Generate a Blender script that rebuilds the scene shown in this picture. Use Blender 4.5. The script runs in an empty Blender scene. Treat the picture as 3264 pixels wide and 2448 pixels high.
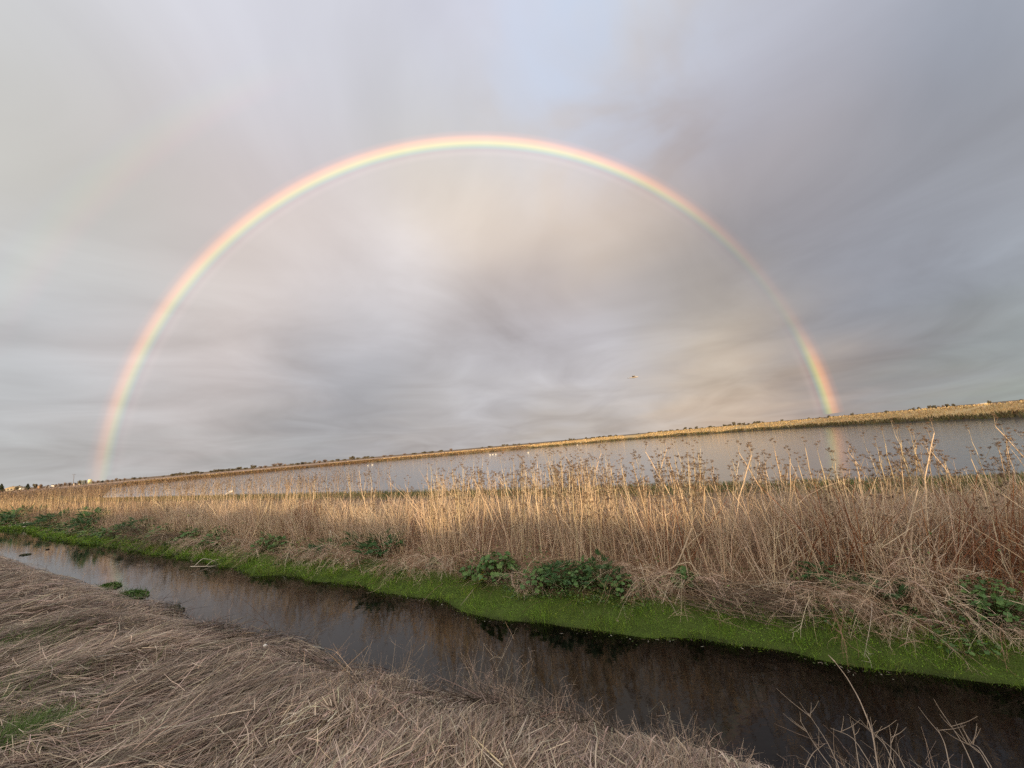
import bpy, math
import numpy as np
from mathutils import Matrix, Vector

R = math.radians
SC = bpy.context.scene
COL = SC.collection
rng = np.random.default_rng(11)

# ------------------------------------------------------------------ camera
EYE = 2.6                                    # metres above the water
PITCH, ROLL = R(8.54), R(5.06)
cam_data = bpy.data.cameras.new('camera')
cam_data.sensor_fit = 'HORIZONTAL'
cam_data.sensor_width = 36.0
cam_data.lens = 36.0*1280/3264
cam_data.clip_start = .05
cam_data.clip_end = 20000
camera = bpy.data.objects.new('camera', cam_data)
COL.objects.link(camera)
right = Vector((1, 0, 0)); fwd = Vector((0, math.cos(PITCH), math.sin(PITCH))); up = right.cross(fwd)
cx = math.cos(ROLL)*right-math.sin(ROLL)*up
cy = math.sin(ROLL)*right+math.cos(ROLL)*up
M = Matrix((cx, cy, -fwd)).transposed().to_4x4()
M.translation = (0, 0, EYE)
camera.matrix_world = M
SC.camera = camera

# ------------------------------------------------------------------ light and sky
SUN_EL, ANTI_AZ = 2.07, -3.98                # the rainbow's centre lies opposite the low sun
A = Vector((math.sin(R(ANTI_AZ))*math.cos(R(SUN_EL)), math.cos(R(ANTI_AZ))*math.cos(R(SUN_EL)), -math.sin(R(SUN_EL))))
sun_data = bpy.data.lights.new('sun', 'SUN')
sun_data.energy = 5.0
sun_data.color = (1.0, .69, .36)
sun_data.angle = R(.6)
sun = bpy.data.objects.new('sun', sun_data)
sun.rotation_euler = A.to_track_quat('-Z', 'Y').to_euler()
sun.location = (0, 0, 30)
COL.objects.link(sun)

SC.view_settings.view_transform = 'Standard'
SC.view_settings.look = 'None'
SC.view_settings.gamma = 1
SC.view_settings.use_curve_mapping = False
SC.view_settings.exposure = 0.0
SC.cycles.use_denoising = False
SC.cycles.max_bounces = 6
SC.cycles.transparent_max_bounces = 12
SC.cycles.caustics_reflective = False
SC.cycles.caustics_refractive = False

def lin(*c):
    return tuple((v/255/12.92 if v/255 < .04045 else ((v/255+.055)/1.055)**2.4) for v in c)

def direction(az, el):
    return Vector((math.sin(R(az))*math.cos(R(el)), math.cos(R(az))*math.cos(R(el)), math.sin(R(el))))

# cloud deck: colour of the overcast in each part of the sky (azimuth, elevation, sRGB, gain raised out of view to brighten the weeds)
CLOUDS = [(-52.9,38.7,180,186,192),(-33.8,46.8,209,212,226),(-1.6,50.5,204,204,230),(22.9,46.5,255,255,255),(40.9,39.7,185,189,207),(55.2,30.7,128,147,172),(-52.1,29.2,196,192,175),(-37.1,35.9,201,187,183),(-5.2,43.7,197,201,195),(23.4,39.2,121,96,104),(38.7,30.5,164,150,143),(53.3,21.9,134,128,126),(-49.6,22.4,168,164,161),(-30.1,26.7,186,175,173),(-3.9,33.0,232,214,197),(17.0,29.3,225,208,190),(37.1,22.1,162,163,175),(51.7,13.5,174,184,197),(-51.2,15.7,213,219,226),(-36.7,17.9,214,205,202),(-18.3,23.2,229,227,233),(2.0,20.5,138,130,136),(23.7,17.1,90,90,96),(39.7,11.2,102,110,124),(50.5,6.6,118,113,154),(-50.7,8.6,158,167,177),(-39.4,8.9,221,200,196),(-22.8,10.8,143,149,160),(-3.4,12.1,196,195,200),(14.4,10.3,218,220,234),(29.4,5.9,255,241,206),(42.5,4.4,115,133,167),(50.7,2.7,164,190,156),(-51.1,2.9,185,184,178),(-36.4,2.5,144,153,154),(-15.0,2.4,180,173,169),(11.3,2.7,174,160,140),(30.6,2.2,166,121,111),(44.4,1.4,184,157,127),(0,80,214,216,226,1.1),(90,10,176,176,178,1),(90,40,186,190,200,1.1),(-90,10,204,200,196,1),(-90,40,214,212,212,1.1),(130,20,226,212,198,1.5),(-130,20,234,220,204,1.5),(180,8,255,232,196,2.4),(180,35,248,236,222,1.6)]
world = bpy.data.worlds.new('World')
SC.world = world
world.use_nodes = True
NT = world.node_tree
NT.nodes.clear()

class G:
    """small helper that strings shader nodes together"""
    def __init__(self, nt): self.nt = nt
    def n(self, kind, **kw):
        nd = self.nt.nodes.new(kind)
        for k, v in kw.items(): setattr(nd, k, v)
        return nd
    def put(self, sock, v):
        if isinstance(v, bpy.types.NodeSocket): self.nt.links.new(v, sock)
        elif v is not None: sock.default_value = v
    def m(self, op, a, b=None, c=None, clamp=False):
        nd = self.n('ShaderNodeMath', operation=op, use_clamp=clamp)
        for i, v in enumerate((a, b, c)): self.put(nd.inputs[i], v)
        return nd.outputs[0]
    def v(self, op, a, b=None, out=0, scale=None):
        nd = self.n('ShaderNodeVectorMath', operation=op)
        self.put(nd.inputs[0], a); self.put(nd.inputs[1], b)
        if scale is not None: self.put(nd.inputs['Scale'], scale)
        return nd.outputs['Value'] if op in ('DOT_PRODUCT', 'LENGTH') else nd.outputs[0]
    def step(self, x, a, b):
        nd = self.n('ShaderNodeMapRange', interpolation_type='SMOOTHSTEP')
        self.put(nd.inputs[0], x); nd.inputs[1].default_value = a; nd.inputs[2].default_value = b
        return nd.outputs[0]
    def noise(self, vec, scale, detail=3, rough=.5, dist=0):
        nd = self.n('ShaderNodeTexNoise')
        self.put(nd.inputs['Vector'], vec)
        nd.inputs['Scale'].default_value = scale; nd.inputs['Detail'].default_value = detail
        nd.inputs['Roughness'].default_value = rough; nd.inputs['Distortion'].default_value = dist
        return nd.outputs[0]
    def mix(self, f, a, b, blend='MIX'):
        nd = self.n('ShaderNodeMix', data_type='RGBA', blend_type=blend)
        self.put(nd.inputs[0], f); self.put(nd.inputs[6], a); self.put(nd.inputs[7], b)
        return nd.outputs[2]
    def ramp(self, x, stops):
        nd = self.n('ShaderNodeValToRGB')
        cr = nd.color_ramp
        while len(cr.elements) < len(stops): cr.elements.new(.5)
        for e, (p, c) in zip(cr.elements, stops):
            e.position = p; e.color = (*c, 1) if len(c) == 3 else c
        self.put(nd.inputs[0], x)
        return nd.outputs[0]

g = G(NT)
dirv = g.n('ShaderNodeTexCoord').outputs['Generated']
# warp the look-up a little so that cloud borders are irregular
xyz = g.n('ShaderNodeSeparateXYZ'); g.put(xyz.inputs[0], dirv)
den = g.m('ADD', g.m('MAXIMUM', xyz.outputs[2], 0.0), .16)
plane = g.n('ShaderNodeCombineXYZ')
g.put(plane.inputs[0], g.m('DIVIDE', xyz.outputs[0], den)); g.put(plane.inputs[1], g.m('DIVIDE', xyz.outputs[1], den))
# the cloud rows run away from the viewer and meet a little right of the middle of the horizon
mp = g.n('ShaderNodeCombineXYZ')
CA = R(14)
g.put(mp.inputs[0], g.v('DOT_PRODUCT', plane.outputs[0], (1.35*math.cos(CA), -1.35*math.sin(CA), 0)))
g.put(mp.inputs[1], g.v('DOT_PRODUCT', plane.outputs[0], (1.05*math.sin(CA), 1.05*math.cos(CA), 0)))
flat = g.v('MULTIPLY', dirv, (1.6, 1.6, 9.0))
warp_n = g.n('ShaderNodeTexNoise'); g.put(warp_n.inputs['Vector'], mp.outputs[0])
warp_n.inputs['Scale'].default_value = 1.1; warp_n.inputs['Detail'].default_value = 2
warped = g.v('NORMALIZE', g.v('ADD', dirv, g.v('SCALE', g.v('SUBTRACT', warp_n.outputs['Color'], (.5, .5, .5)), scale=.16)))
acc = None; wsum = None
for az, el, *c in CLOUDS:
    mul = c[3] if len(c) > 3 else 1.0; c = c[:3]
    wide = abs(az) > 70 or el > 60
    k = 6.0 if wide else 62.0
    d = g.v('DOT_PRODUCT', warped, tuple(direction(az, el)))
    w = g.m('EXPONENT', g.m('MULTIPLY_ADD', d, k, -k))
    wsum = w if wsum is None else g.m('ADD', wsum, w)
    nd = g.n('ShaderNodeVectorMath', operation='MULTIPLY_ADD')
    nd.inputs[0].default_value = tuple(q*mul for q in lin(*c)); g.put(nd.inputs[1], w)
    if acc is not None: g.put(nd.inputs[2], acc)
    acc = nd.outputs[0]
inv = g.m('DIVIDE', 1.0, g.m('MAXIMUM', wsum, 1e-6))
cloud = g.v('SCALE', acc, scale=inv)
s1 = g.noise(mp.outputs[0], .95, 5, .52, .9)
s2 = g.noise(mp.outputs[0], 2.9, 5, .55, .9)
s3 = g.noise(flat, 1.5, 4, .5, .5)
tex = g.m('ADD', g.m('MULTIPLY', g.m('SUBTRACT', s3, .5), g.m('MULTIPLY', g.step(xyz.outputs[2], .6, .05), .36)), 0.0)
tex = g.m('ADD', tex, g.m('MULTIPLY', g.m('SUBTRACT', s1, .5), .62), g.m('MULTIPLY', g.m('SUBTRACT', s2, .5), .15))
cloud = g.v('SCALE', cloud, scale=g.m('ADD', 1.03, tex))
tint = g.v('ADD', g.v('SCALE', (-.05, .03, .07), scale=tex), (1.0, 1.0, 1.0))
cloud = g.v('MULTIPLY', cloud, tint)
# a thinner patch of cloud high up, where pale blue shows
thin = g.m('EXPONENT', g.m('MULTIPLY_ADD', g.v('DOT_PRODUCT', warped, tuple(direction(19, 48))), 48., -48.))
thin = g.m('MULTIPLY', thin, g.step(g.noise(mp.outputs[0], 2.4, 4, .5, .5), .32, .62))
cloud = g.mix(g.m('MULTIPLY', thin, .95, clamp=True), cloud, (*lin(210, 224, 248), 1))
# light scattered back by the rain fills the inside of the bow
ang = g.m('MULTIPLY', g.m('ARCCOSINE', g.v('DOT_PRODUCT', dirv, tuple(A))), 180/math.pi)
glow = g.m('MULTIPLY', g.step(ang, 42.6, 39.5), g.step(xyz.outputs[2], .10, .55))
cloud = g.v('ADD', cloud, g.v('SCALE', (.085, .062, .035), scale=glow))
skyt = g.n('ShaderNodeTexSky', sky_type='NISHITA', sun_disc=False)
skyt.sun_elevation = R(SUN_EL); skyt.sun_rotation = R(180+ANTI_AZ)
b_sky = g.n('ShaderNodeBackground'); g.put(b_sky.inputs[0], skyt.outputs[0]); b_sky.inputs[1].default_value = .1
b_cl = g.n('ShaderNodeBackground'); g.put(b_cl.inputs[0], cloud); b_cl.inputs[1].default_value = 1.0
mixs = g.n('ShaderNodeMixShader')
gap = g.m('EXPONENT', g.m('MULTIPLY_ADD', g.v('DOT_PRODUCT', warped, tuple(direction(22.5, 47))), 45., -45.))
g.put(mixs.inputs[0], g.m('SUBTRACT', .97, g.m('MULTIPLY', gap, .10)))
NT.links.new(b_sky.outputs[0], mixs.inputs[1]); NT.links.new(b_cl.outputs[0], mixs.inputs[2])
wo = g.n('ShaderNodeOutputWorld'); NT.links.new(mixs.outputs[0], wo.inputs[0])

# ------------------------------------------------------------------ helpers
def tag(o, label=None, cat=None, group=None, kind=None):
    if label: o['label'] = label
    if cat: o['category'] = cat
    if group: o['group'] = group
    if kind: o['kind'] = kind
    return o

def link(name, mesh, parent=None, loc=None, rot=None, scale=None):
    o = bpy.data.objects.new(name, mesh)
    COL.objects.link(o)
    if parent: o.parent = parent
    if loc is not None: o.location = loc
    if rot is not None: o.rotation_euler = rot
    if scale is not None: o.scale = (scale,)*3 if np.isscalar(scale) else scale
    return o

def empty(name, loc, rz=0, scale=1):
    o = bpy.data.objects.new(name, None)
    o.empty_display_size = .1
    COL.objects.link(o)
    o.location = loc; o.rotation_euler = (0, 0, rz); o.scale = (scale,)*3
    return o

def copy_tree(o, parent=None):
    c = o.copy(); COL.objects.link(c)
    if parent: c.parent = parent
    for ch in list(o.children): copy_tree(ch, c)
    return c

ORD = ['first','second','third','fourth','fifth','sixth','seventh','eighth','ninth','tenth','eleventh','twelfth','thirteenth','fourteenth',
 'fifteenth','sixteenth','seventeenth','eighteenth','nineteenth','twentieth']
def ordinal(i):
    if i < 20: return ORD[i]
    tens = ['twenty','thirty','forty','fifty','sixty','seventy'][(i+1)//10-2]
    return tens+'-'+ORD[(i+1) % 10-1] if (i+1) % 10 else {'twenty':'twentieth','thirty':'thirtieth','forty':'fortieth','fifty':'fiftieth','sixty':'sixtieth','seventy':'seventieth'}[tens]

class Geo:
    """collects ribbons, tubes and leaves, then makes ONE mesh with a colour per strand"""
    def __init__(self): self.V = []; self.F3 = []; self.F4 = []; self.C = []; self.n = 0
    def _add(self, V, C, F4=None, F3=None):
        V = np.asarray(V, np.float32).reshape(-1, 3)
        self.V.append(V); self.C.append(np.broadcast_to(np.asarray(C, np.float32).reshape(-1, 3), V.shape))
        if F4 is not None and len(F4): self.F4.append(np.asarray(F4, np.int64)+self.n)
        if F3 is not None and len(F3): self.F3.append(np.asarray(F3, np.int64)+self.n)
        self.n += len(V)
    def ribbons(self, P, W, side, C):
        N, K, _ = P.shape
        W = np.broadcast_to(W, (N, K))[..., None]*.5
        V = np.stack([P-side[:, None]*W, P+side[:, None]*W], 2)
        base = (np.arange(N)*K*2)[:, None]+(np.arange(K-1)*2)[None]
        F = np.stack([base, base+1, base+3, base+2], -1).reshape(-1, 4)
        self._add(V, np.repeat(C, K*2, 0), F)
    def tubes(self, P, Rr, C, S=3):
        N, K, _ = P.shape
        Rr = np.broadcast_to(Rr, (N, K))
        t = P[:, -1]-P[:, 0]; t = t/(np.linalg.norm(t, axis=1, keepdims=True)+1e-9)
        ref = np.where(np.abs(t[:, 2:3]) < .8, np.array([[0, 0, 1.]]), np.array([[1., 0, 0]]))
        u = np.cross(t, ref); u /= np.linalg.norm(u, axis=1, keepdims=True)+1e-9
        v = np.cross(t, u)
        a = np.arange(S)*2*np.pi/S
        off = u[:, None]*np.cos(a)[None, :, None]+v[:, None]*np.sin(a)[None, :, None]
        V = P[:, :, None]+off[:, None]*Rr[..., None, None]
        base = (np.arange(N)*K*S)[:, None, None]+(np.arange(K-1)*S)[None, :, None]
        i = np.arange(S)[None, None]; j = (i+1) % S
        F = np.stack([base+i, base+j, base+j+S, base+i+S], -1).reshape(-1, 4)
        C = np.asarray(C)
        self._add(V, np.repeat(C, K*S, 0) if C.ndim == 2 else np.repeat(C.reshape(-1, 3), S, 0), F)
    def quads(self, P, u, v, C):
        """flat four-sided leaves: centre P, half axes u and v (diamond shaped)"""
        V = np.stack([P-u, P-v*.9+u*.1, P+u, P+v*.9+u*.1], 1)
        self._add(V, np.repeat(C, 4, 0), np.arange(len(P)*4).reshape(-1, 4))
    def loft(self, pts, radii, C, S=10, squash=None, cap=True):
        pts = np.asarray(pts, float); K = len(pts)
        radii = np.asarray(radii, float)
        V = []
        for k in range(K):
            t = pts[min(k+1, K-1)]-pts[max(k-1, 0)]; t /= np.linalg.norm(t)
            u = np.cross(t, (0, 0, 1.)) if abs(t[2]) < .95 else np.cross(t, (0, 1., 0)); u /= np.linalg.norm(u)
            w = np.cross(u, t)
            for s_ in range(S):
                a = 2*np.pi*s_/S
                V.append(pts[k]+radii[k]*(u*np.cos(a)*(squash or 1)+w*np.sin(a)))
        F = [(k*S+s_, k*S+(s_+1) % S, (k+1)*S+(s_+1) % S, (k+1)*S+s_) for k in range(K-1) for s_ in range(S)]
        F3 = []
        if cap:
            V += [pts[0], pts[-1]]
            F3 = [(K*S, (s_+1) % S, s_) for s_ in range(S)]+[(K*S+1, (K-1)*S+s_, (K-1)*S+(s_+1) % S) for s_ in range(S)]
        self._add(V, np.array([C]), F, F3)
    def box(self, c, h, C, rz=0):
        c = np.asarray(c, float); h = np.asarray(h, float)
        q = np.array([[x, y, z] for z in (-1, 1) for x, y in ((-1, -1), (1, -1), (1, 1), (-1, 1))], float)*h
        ca, sa = math.cos(rz), math.sin(rz)
        q[:, :2] = np.c_[q[:, 0]*ca-q[:, 1]*sa, q[:, 0]*sa+q[:, 1]*ca]
        self._add(q+c, np.array([C]), [(3, 2, 1, 0), (4, 5, 6, 7), (0, 1, 5, 4), (1, 2, 6, 5), (2, 3, 7, 6), (3, 0, 4, 7)])
    def raw(self, V, C, F4=None, F3=None): self._add(V, C, F4, F3)
    def mesh(self, name, mat, smooth=False):
        V = np.concatenate(self.V); C = np.concatenate(self.C)
        f4 = np.concatenate(self.F4) if self.F4 else np.zeros((0, 4), int)
        f3 = np.concatenate(self.F3) if self.F3 else np.zeros((0, 3), int)
        me = bpy.data.meshes.new(name)
        me.vertices.add(len(V)); me.vertices.foreach_set('co', V.astype(np.float32).ravel())
        loops = np.concatenate([f4.ravel(), f3.ravel()]).astype(np.int32)
        me.loops.add(len(loops)); me.loops.foreach_set('vertex_index', loops)
        n4, n3 = len(f4), len(f3)
        me.polygons.add(n4+n3)
        starts = np.concatenate([np.arange(n4)*4, n4*4+np.arange(n3)*3]).astype(np.int32)
        me.polygons.foreach_set('loop_start', starts)
        if smooth: me.polygons.foreach_set('use_smooth', np.ones(n4+n3, bool))
        a = me.color_attributes.new('col', 'FLOAT_COLOR', 'POINT')
        a.data.foreach_set('color', np.c_[C, np.ones(len(C))].astype(np.float32).ravel())
        me.update(calc_edges=True)
        me.materials.append(mat)
        return me

def unit(v): return v/(np.linalg.norm(v, axis=-1, keepdims=True)+1e-9)
def arcs(base, d, L, bend, K=4):
    """K points of N bent strands"""
    t = np.linspace(0, 1, K)[None, :, None]
    return base[:, None]+L[:, None, None]*(d[:, None]*t+bend[:, None]*t*t)
def randdir(n): return unit(rng.normal(size=(n, 3)))
def pick(palette, n, jitter=.12, p=None):
    pal = np.asarray(palette, float)
    c = pal[rng.choice(len(pal), n, p=p)]
    return c*(1+rng.normal(0, jitter, (n, 1)))*(1+rng.normal(0, jitter*.25, (n, 3)))

# ------------------------------------------------------------------ materials
def attr_material(name, rough=.75, spec=.2, vary=.35, scale=30., transl=0.0):
    m = bpy.data.materials.new(name); m.use_nodes = True
    nt = m.node_tree; gg = G(nt)
    p = nt.nodes['Principled BSDF']
    at = gg.n('ShaderNodeAttribute', attribute_name='col')
    pos = gg.n('ShaderNodeNewGeometry').outputs['Position']
    nz = gg.noise(pos, scale, 3, .6)
    f = gg.m('ADD', gg.m('MULTIPLY', gg.m('SUBTRACT', nz, .5), vary*2), 1.0)
    c = gg.v('SCALE', at.outputs['Color'], scale=f)
    gg.put(p.inputs['Base Color'], c)
    p.inputs['Roughness'].default_value = rough
    p.inputs['Specular IOR Level'].default_value = spec
    if transl:
        tb = gg.n('ShaderNodeBsdfTranslucent'); gg.put(tb.inputs[0], c)
        mx = gg.n('ShaderNodeMixShader'); mx.inputs[0].default_value = transl
        nt.links.new(p.outputs[0], mx.inputs[1]); nt.links.new(tb.outputs[0], mx.inputs[2])
        nt.links.new(mx.outputs[0], nt.nodes['Material Output'].inputs[0])
    return m

M_STRAW = attr_material('dry_straw', .65, .25, .22, 40, .25)
M_STEM = attr_material('dry_stem', .6, .3, .25, 25)
M_LEAF = attr_material('green_leaf', .5, .35, .3, 20, .2)
M_CROWN = attr_material('tree_foliage', .8, .15, .35, .6, .15)
M_BARK = attr_material('bark', .85, .15, .35, 3)
M_PAINT = attr_material('painted_surface', .55, .3, .1, 1.2)
M_FEATHER = attr_material('feather', .7, .2, .1, 30)
M_STONE = attr_material('stone', .8, .2, .3, 12)

def ground_material():
    m = bpy.data.materials.new('ground_soil'); m.use_nodes = True
    nt = m.node_tree; gg = G(nt); p = nt.nodes['Principled BSDF']
    at = gg.n('ShaderNodeAttribute', attribute_name='col')
    pos = gg.n('ShaderNodeNewGeometry').outputs['Position']
    n1 = gg.noise(pos, 6., 6, .65); n2 = gg.noise(pos, .35, 5, .6); n3 = gg.noise(pos, 45., 3, .6)
    f = gg.m('ADD', gg.m('ADD', gg.m('MULTIPLY', gg.m('SUBTRACT', n1, .5), .9), gg.m('MULTIPLY', gg.m('SUBTRACT', n2, .5), .8)),
             gg.m('ADD', gg.m('MULTIPLY', gg.m('SUBTRACT', n3, .5), .6), 1.0))
    gg.put(p.inputs['Base Color'], gg.v('SCALE', at.outputs['Color'], scale=gg.m('MAXIMUM', f, .2)))
    p.inputs['Roughness'].default_value = .9; p.inputs['Specular IOR Level'].default_value = .1
    b = gg.n('ShaderNodeBump'); b.inputs['Strength'].default_value = .6; b.inputs['Distance'].default_value = .04
    gg.put(b.inputs['Height'], gg.m('ADD', n1, n3)); gg.put(p.inputs['Normal'], b.outputs[0])
    return m

def water_material(name, col, rough, ripple, ior, scales):
    m = bpy.data.materials.new(name); m.use_nodes = True
    nt = m.node_tree; gg = G(nt); p = nt.nodes['Principled BSDF']
    pos = gg.n('ShaderNodeNewGeometry').outputs['Position']
    p.inputs['Base Color'].default_value = (*col, 1)
    p.inputs['Roughness'].default_value = rough
    p.inputs['IOR'].default_value = ior
    p.inputs['Specular IOR Level'].default_value = .5
    h = None
    for sc, amp in scales:
        q = gg.m('MULTIPLY', gg.noise(pos, sc, 3, .55), amp)
        h = q if h is None else gg.m('ADD', h, q)
    b = gg.n('ShaderNodeBump'); b.inputs['Strength'].default_value = 1; b.inputs['Distance'].default_value = ripple
    gg.put(b.inputs['Height'], h); gg.put(p.inputs['Normal'], b.outputs[0])
    return m
# ------------------------------------------------------------------ lie of the land
SHADE_CREST = [3.15, 3.1, 2.85, 2.55, 2.55, 2.95, 3.1, 3.1]
FE_S = np.array([-60,-1.7,-.3,1.2,2.2,3.2,4.3,5.2,6.3,8.1,10.1,10.9,14,16.5,18.7,22.9,25.7,31,39.6,42.5,200.])
FE_N = np.array([5.75,5.73,5.72,5.69,5.52,5.40,5.40,5.64,5.66,5.74,5.69,5.46,5.80,5.80,5.76,5.86,5.68,5.66,6.3,5.8,5.8])
POND = np.array([(62,-12.8),(71,57),(79,80),(84,127),(78,154),(53,194),(-23,198),(-101,200),(-128,160),(-148,148),(-62,60.4)],float)
SEAS = np.random.default_rng(7)
_WA = SEAS.uniform(0, 2*np.pi, 24); _WP = SEAS.uniform(0, 2*np.pi, 24); _WF = SEAS.uniform(.6, 1.6, 24)

def wave_noise(x, y, scale):
    """smooth pseudo random field, about -1..1, features of the given size in metres"""
    v = 0
    for i in range(24):
        k = 2*np.pi*_WF[i]/scale
        v = v+np.sin(k*(x*np.cos(_WA[i])+y*np.sin(_WA[i]))+_WP[i])
    return v/5.0

def to_sn(x, y): return -.861*x+.508*y, .508*x+.861*y
def to_xy(s, n): return -.861*s+.508*n, .508*s+.861*n

def pond_depth(x, y):
    """distance to the pond's shore, positive on the water side"""
    x = np.asarray(x, float); y = np.asarray(y, float)
    best = np.full(x.shape, 1e9); inside = np.zeros(x.shape, bool)
    for i in range(len(POND)):
        (x0, y0), (x1, y1) = POND[i-1], POND[i]
        dx, dy = x1-x0, y1-y0
        t = np.clip(((x-x0)*dx+(y-y0)*dy)/(dx*dx+dy*dy), 0, 1)
        best = np.minimum(best, np.hypot(x-x0-t*dx, y-y0-t*dy))
        with np.errstate(divide='ignore', invalid='ignore'):
            c = ((y0 > y) != (y1 > y)) & (x < dx*(y-y0)/(dy if dy else 1e-9)+x0)
        inside ^= c
    return np.where(inside, best, -best)

def far_edge(s): return np.interp(s, FE_S, FE_N)+.05*np.sin(s*2.7)+.03*np.sin(s*6.1+1)

def terrain(x, y):
    x = np.asarray(x, float); y = np.asarray(y, float)
    s, n = to_sn(x, y)
    near = np.interp(n+.09*wave_noise(x, y, 1.7)-np.interp(s, [0, 2.6], [.28, 0]), [1.7, 2.1, 2.5, 2.8, 3.2, 3.8, 4.4], [.93, .83, .62, .40, .0, -.3, -.45])
    near = near+np.where(n < 2.8, .035*wave_noise(x, y, .9), 0)
    # unseen ridge added behind the camera, its crest shaped to shade the near banks
    xs = x+.0695*(y+30)*0
    crest = np.interp(x, [-60, -12, -2.5, 0, 4.5, 7, 14, 80], SHADE_CREST)-.95+.16*wave_noise(x, 0*y, 3.1)
    near = near+crest*np.exp(-((y+30)/3.2)**2)
    d = n-far_edge(s)
    strip = np.interp(d, [-1.1, -.4, 0, .5, .85, 1.5, 2.3, 5, 8, 11, 13.5, 14.7, 17], [-.45, -.25, 0, .13, .24, .6, .74, .62, .38, .14, .04, 0, -.3])
    strip = strip+np.where(d > .6, .05*wave_noise(x, y, 1.3), 0)
    p = pond_depth(x, y)
    cr = np.interp(x, [-120, 20, 60], [.95, 1.6, 2.1])
    out = np.maximum(-p, 0)
    field = np.interp(out, [0, 2], [0, .35])+(cr-.35)*np.interp(out, [1.5, 12, 18, 32], [0, 1, 1, 0])+.35*np.interp(out, [18, 40], [0, 1])
    field = field+np.where(out > 2, .05*wave_noise(x, y, 9.), 0)
    far = np.where(p > 0, -np.minimum(p*.15, .5), field)
    w = np.clip((d-12.5)/2.2, 0, 1)
    return np.where(d < -1.1, near, strip*(1-w)+np.where(d > 12.4, far, 0)*w)

def grow(start, step, end, ratio, cap):
    out = []; v = start
    while v < end:
        step = min(step*ratio, cap if v < 330 else 1e9); v += step; out.append(v)
    return np.array(out)

g_s = np.concatenate([-grow(6, .25, 6000, 1.06, 4.5)[::-1]-0, np.arange(-6, 30, .25), grow(30, .25, 6000, 1.06, 4.5)])
g_n = np.concatenate([-grow(3, .14, 6000, 1.07, 4.5)[::-1], np.arange(-3, 23, .13), grow(23, .14, 6000, 1.06, 4.5)])
SS, NN = np.meshgrid(g_s, g_n, indexing='ij')
GX, GY = to_xy(SS, NN)
GZ = terrain(GX, GY)
gd = NN-far_edge(SS); gp = pond_depth(GX, GY); go = np.maximum(-gp, 0)
gc = np.zeros(GX.shape+(3,)); gc[:] = (.12, .092, .068)
def paint(mask, c): gc[mask] = c
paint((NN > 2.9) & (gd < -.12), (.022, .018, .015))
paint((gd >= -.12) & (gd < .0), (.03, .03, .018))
paint((gd >= .0) & (gd < .75), (.08, .12, .028))
paint((gd >= .75) & (gd < 12), (.24, .165, .115))
paint((gd >= 12) & (gd < 15), (.10, .095, .05))
far_m = gd >= 14.7
paint(far_m & (gp > -1), (.06, .05, .04))
west = GX < -75
ox = go+4*wave_noise(GX, GY, 60.)
paint(far_m & (go >= .4) & (go < 3), (.10, .09, .045))
paint(far_m & (go >= 3) & (go < 15), (.56, .41, .21))
paint(far_m & (go >= 15) & (go < 26), (.15, .105, .065))
paint(far_m & (go >= 26), (.22, .155, .105))
paint(far_m & (ox >= 60) & (GX > 0), (.19, .15, .11))
paint(far_m & (GX < 10) & (go >= 8) & (go < 26), (.33, .22, .14))
paint(far_m & (GX < 0) & (ox >= 130) & (ox < 300), (.52, .36, .26))  # pale band stands in for a sunlit slope, its brightness painted on
paint(far_m & (GX < 0) & (ox >= 300), (.25, .18, .12))
paint(far_m & west & (go >= .4) & (go < 12), (.2, .12, .06))
gg_ = Geo()
nA, nB = GX.shape
ii = (np.arange(nA-1)[:, None]*nB+np.arange(nB-1)[None])
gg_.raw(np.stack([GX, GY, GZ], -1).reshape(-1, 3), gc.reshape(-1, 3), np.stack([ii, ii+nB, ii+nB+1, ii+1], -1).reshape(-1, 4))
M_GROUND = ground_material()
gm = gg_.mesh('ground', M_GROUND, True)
gm.validate()
tag(link('ground', gm), kind='structure')

# canal and pond: level sheets of water lying in their beds
def sheet(name, outline, mat):
    me = bpy.data.meshes.new(name)
    me.from_pydata([(x, y, 0.0) for x, y in outline], [], [tuple(range(len(outline)))])
    me.materials.append(mat)
    if me.polygons[0].normal.z < 0: me.flip_normals()
    return tag(link(name, me), kind='structure')
cs = np.linspace(-60, 150, 120)
near_w = [to_xy(s_, 3.0) for s_ in cs]; far_w = [to_xy(s_, float(far_edge(s_))+.35) for s_ in cs[::-1]]
W_CANAL = water_material('canal_water', (.002, .0016, .0014), .012, .0026, 1.33, [(2.2, 1.0), (9., .35), (30., .10)])
W_POND = water_material('pond_water', (.13, .12, .115), .05, .02, 1.6, [(1.6, 1.0), (6., .3)])
sheet('canal_water', near_w+far_w, W_CANAL)
pc = POND.mean(0)
sheet('pond_water', [tuple(pc+(q-pc)*(1+2.5/np.linalg.norm(q-pc))) for q in POND], W_POND)

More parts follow.
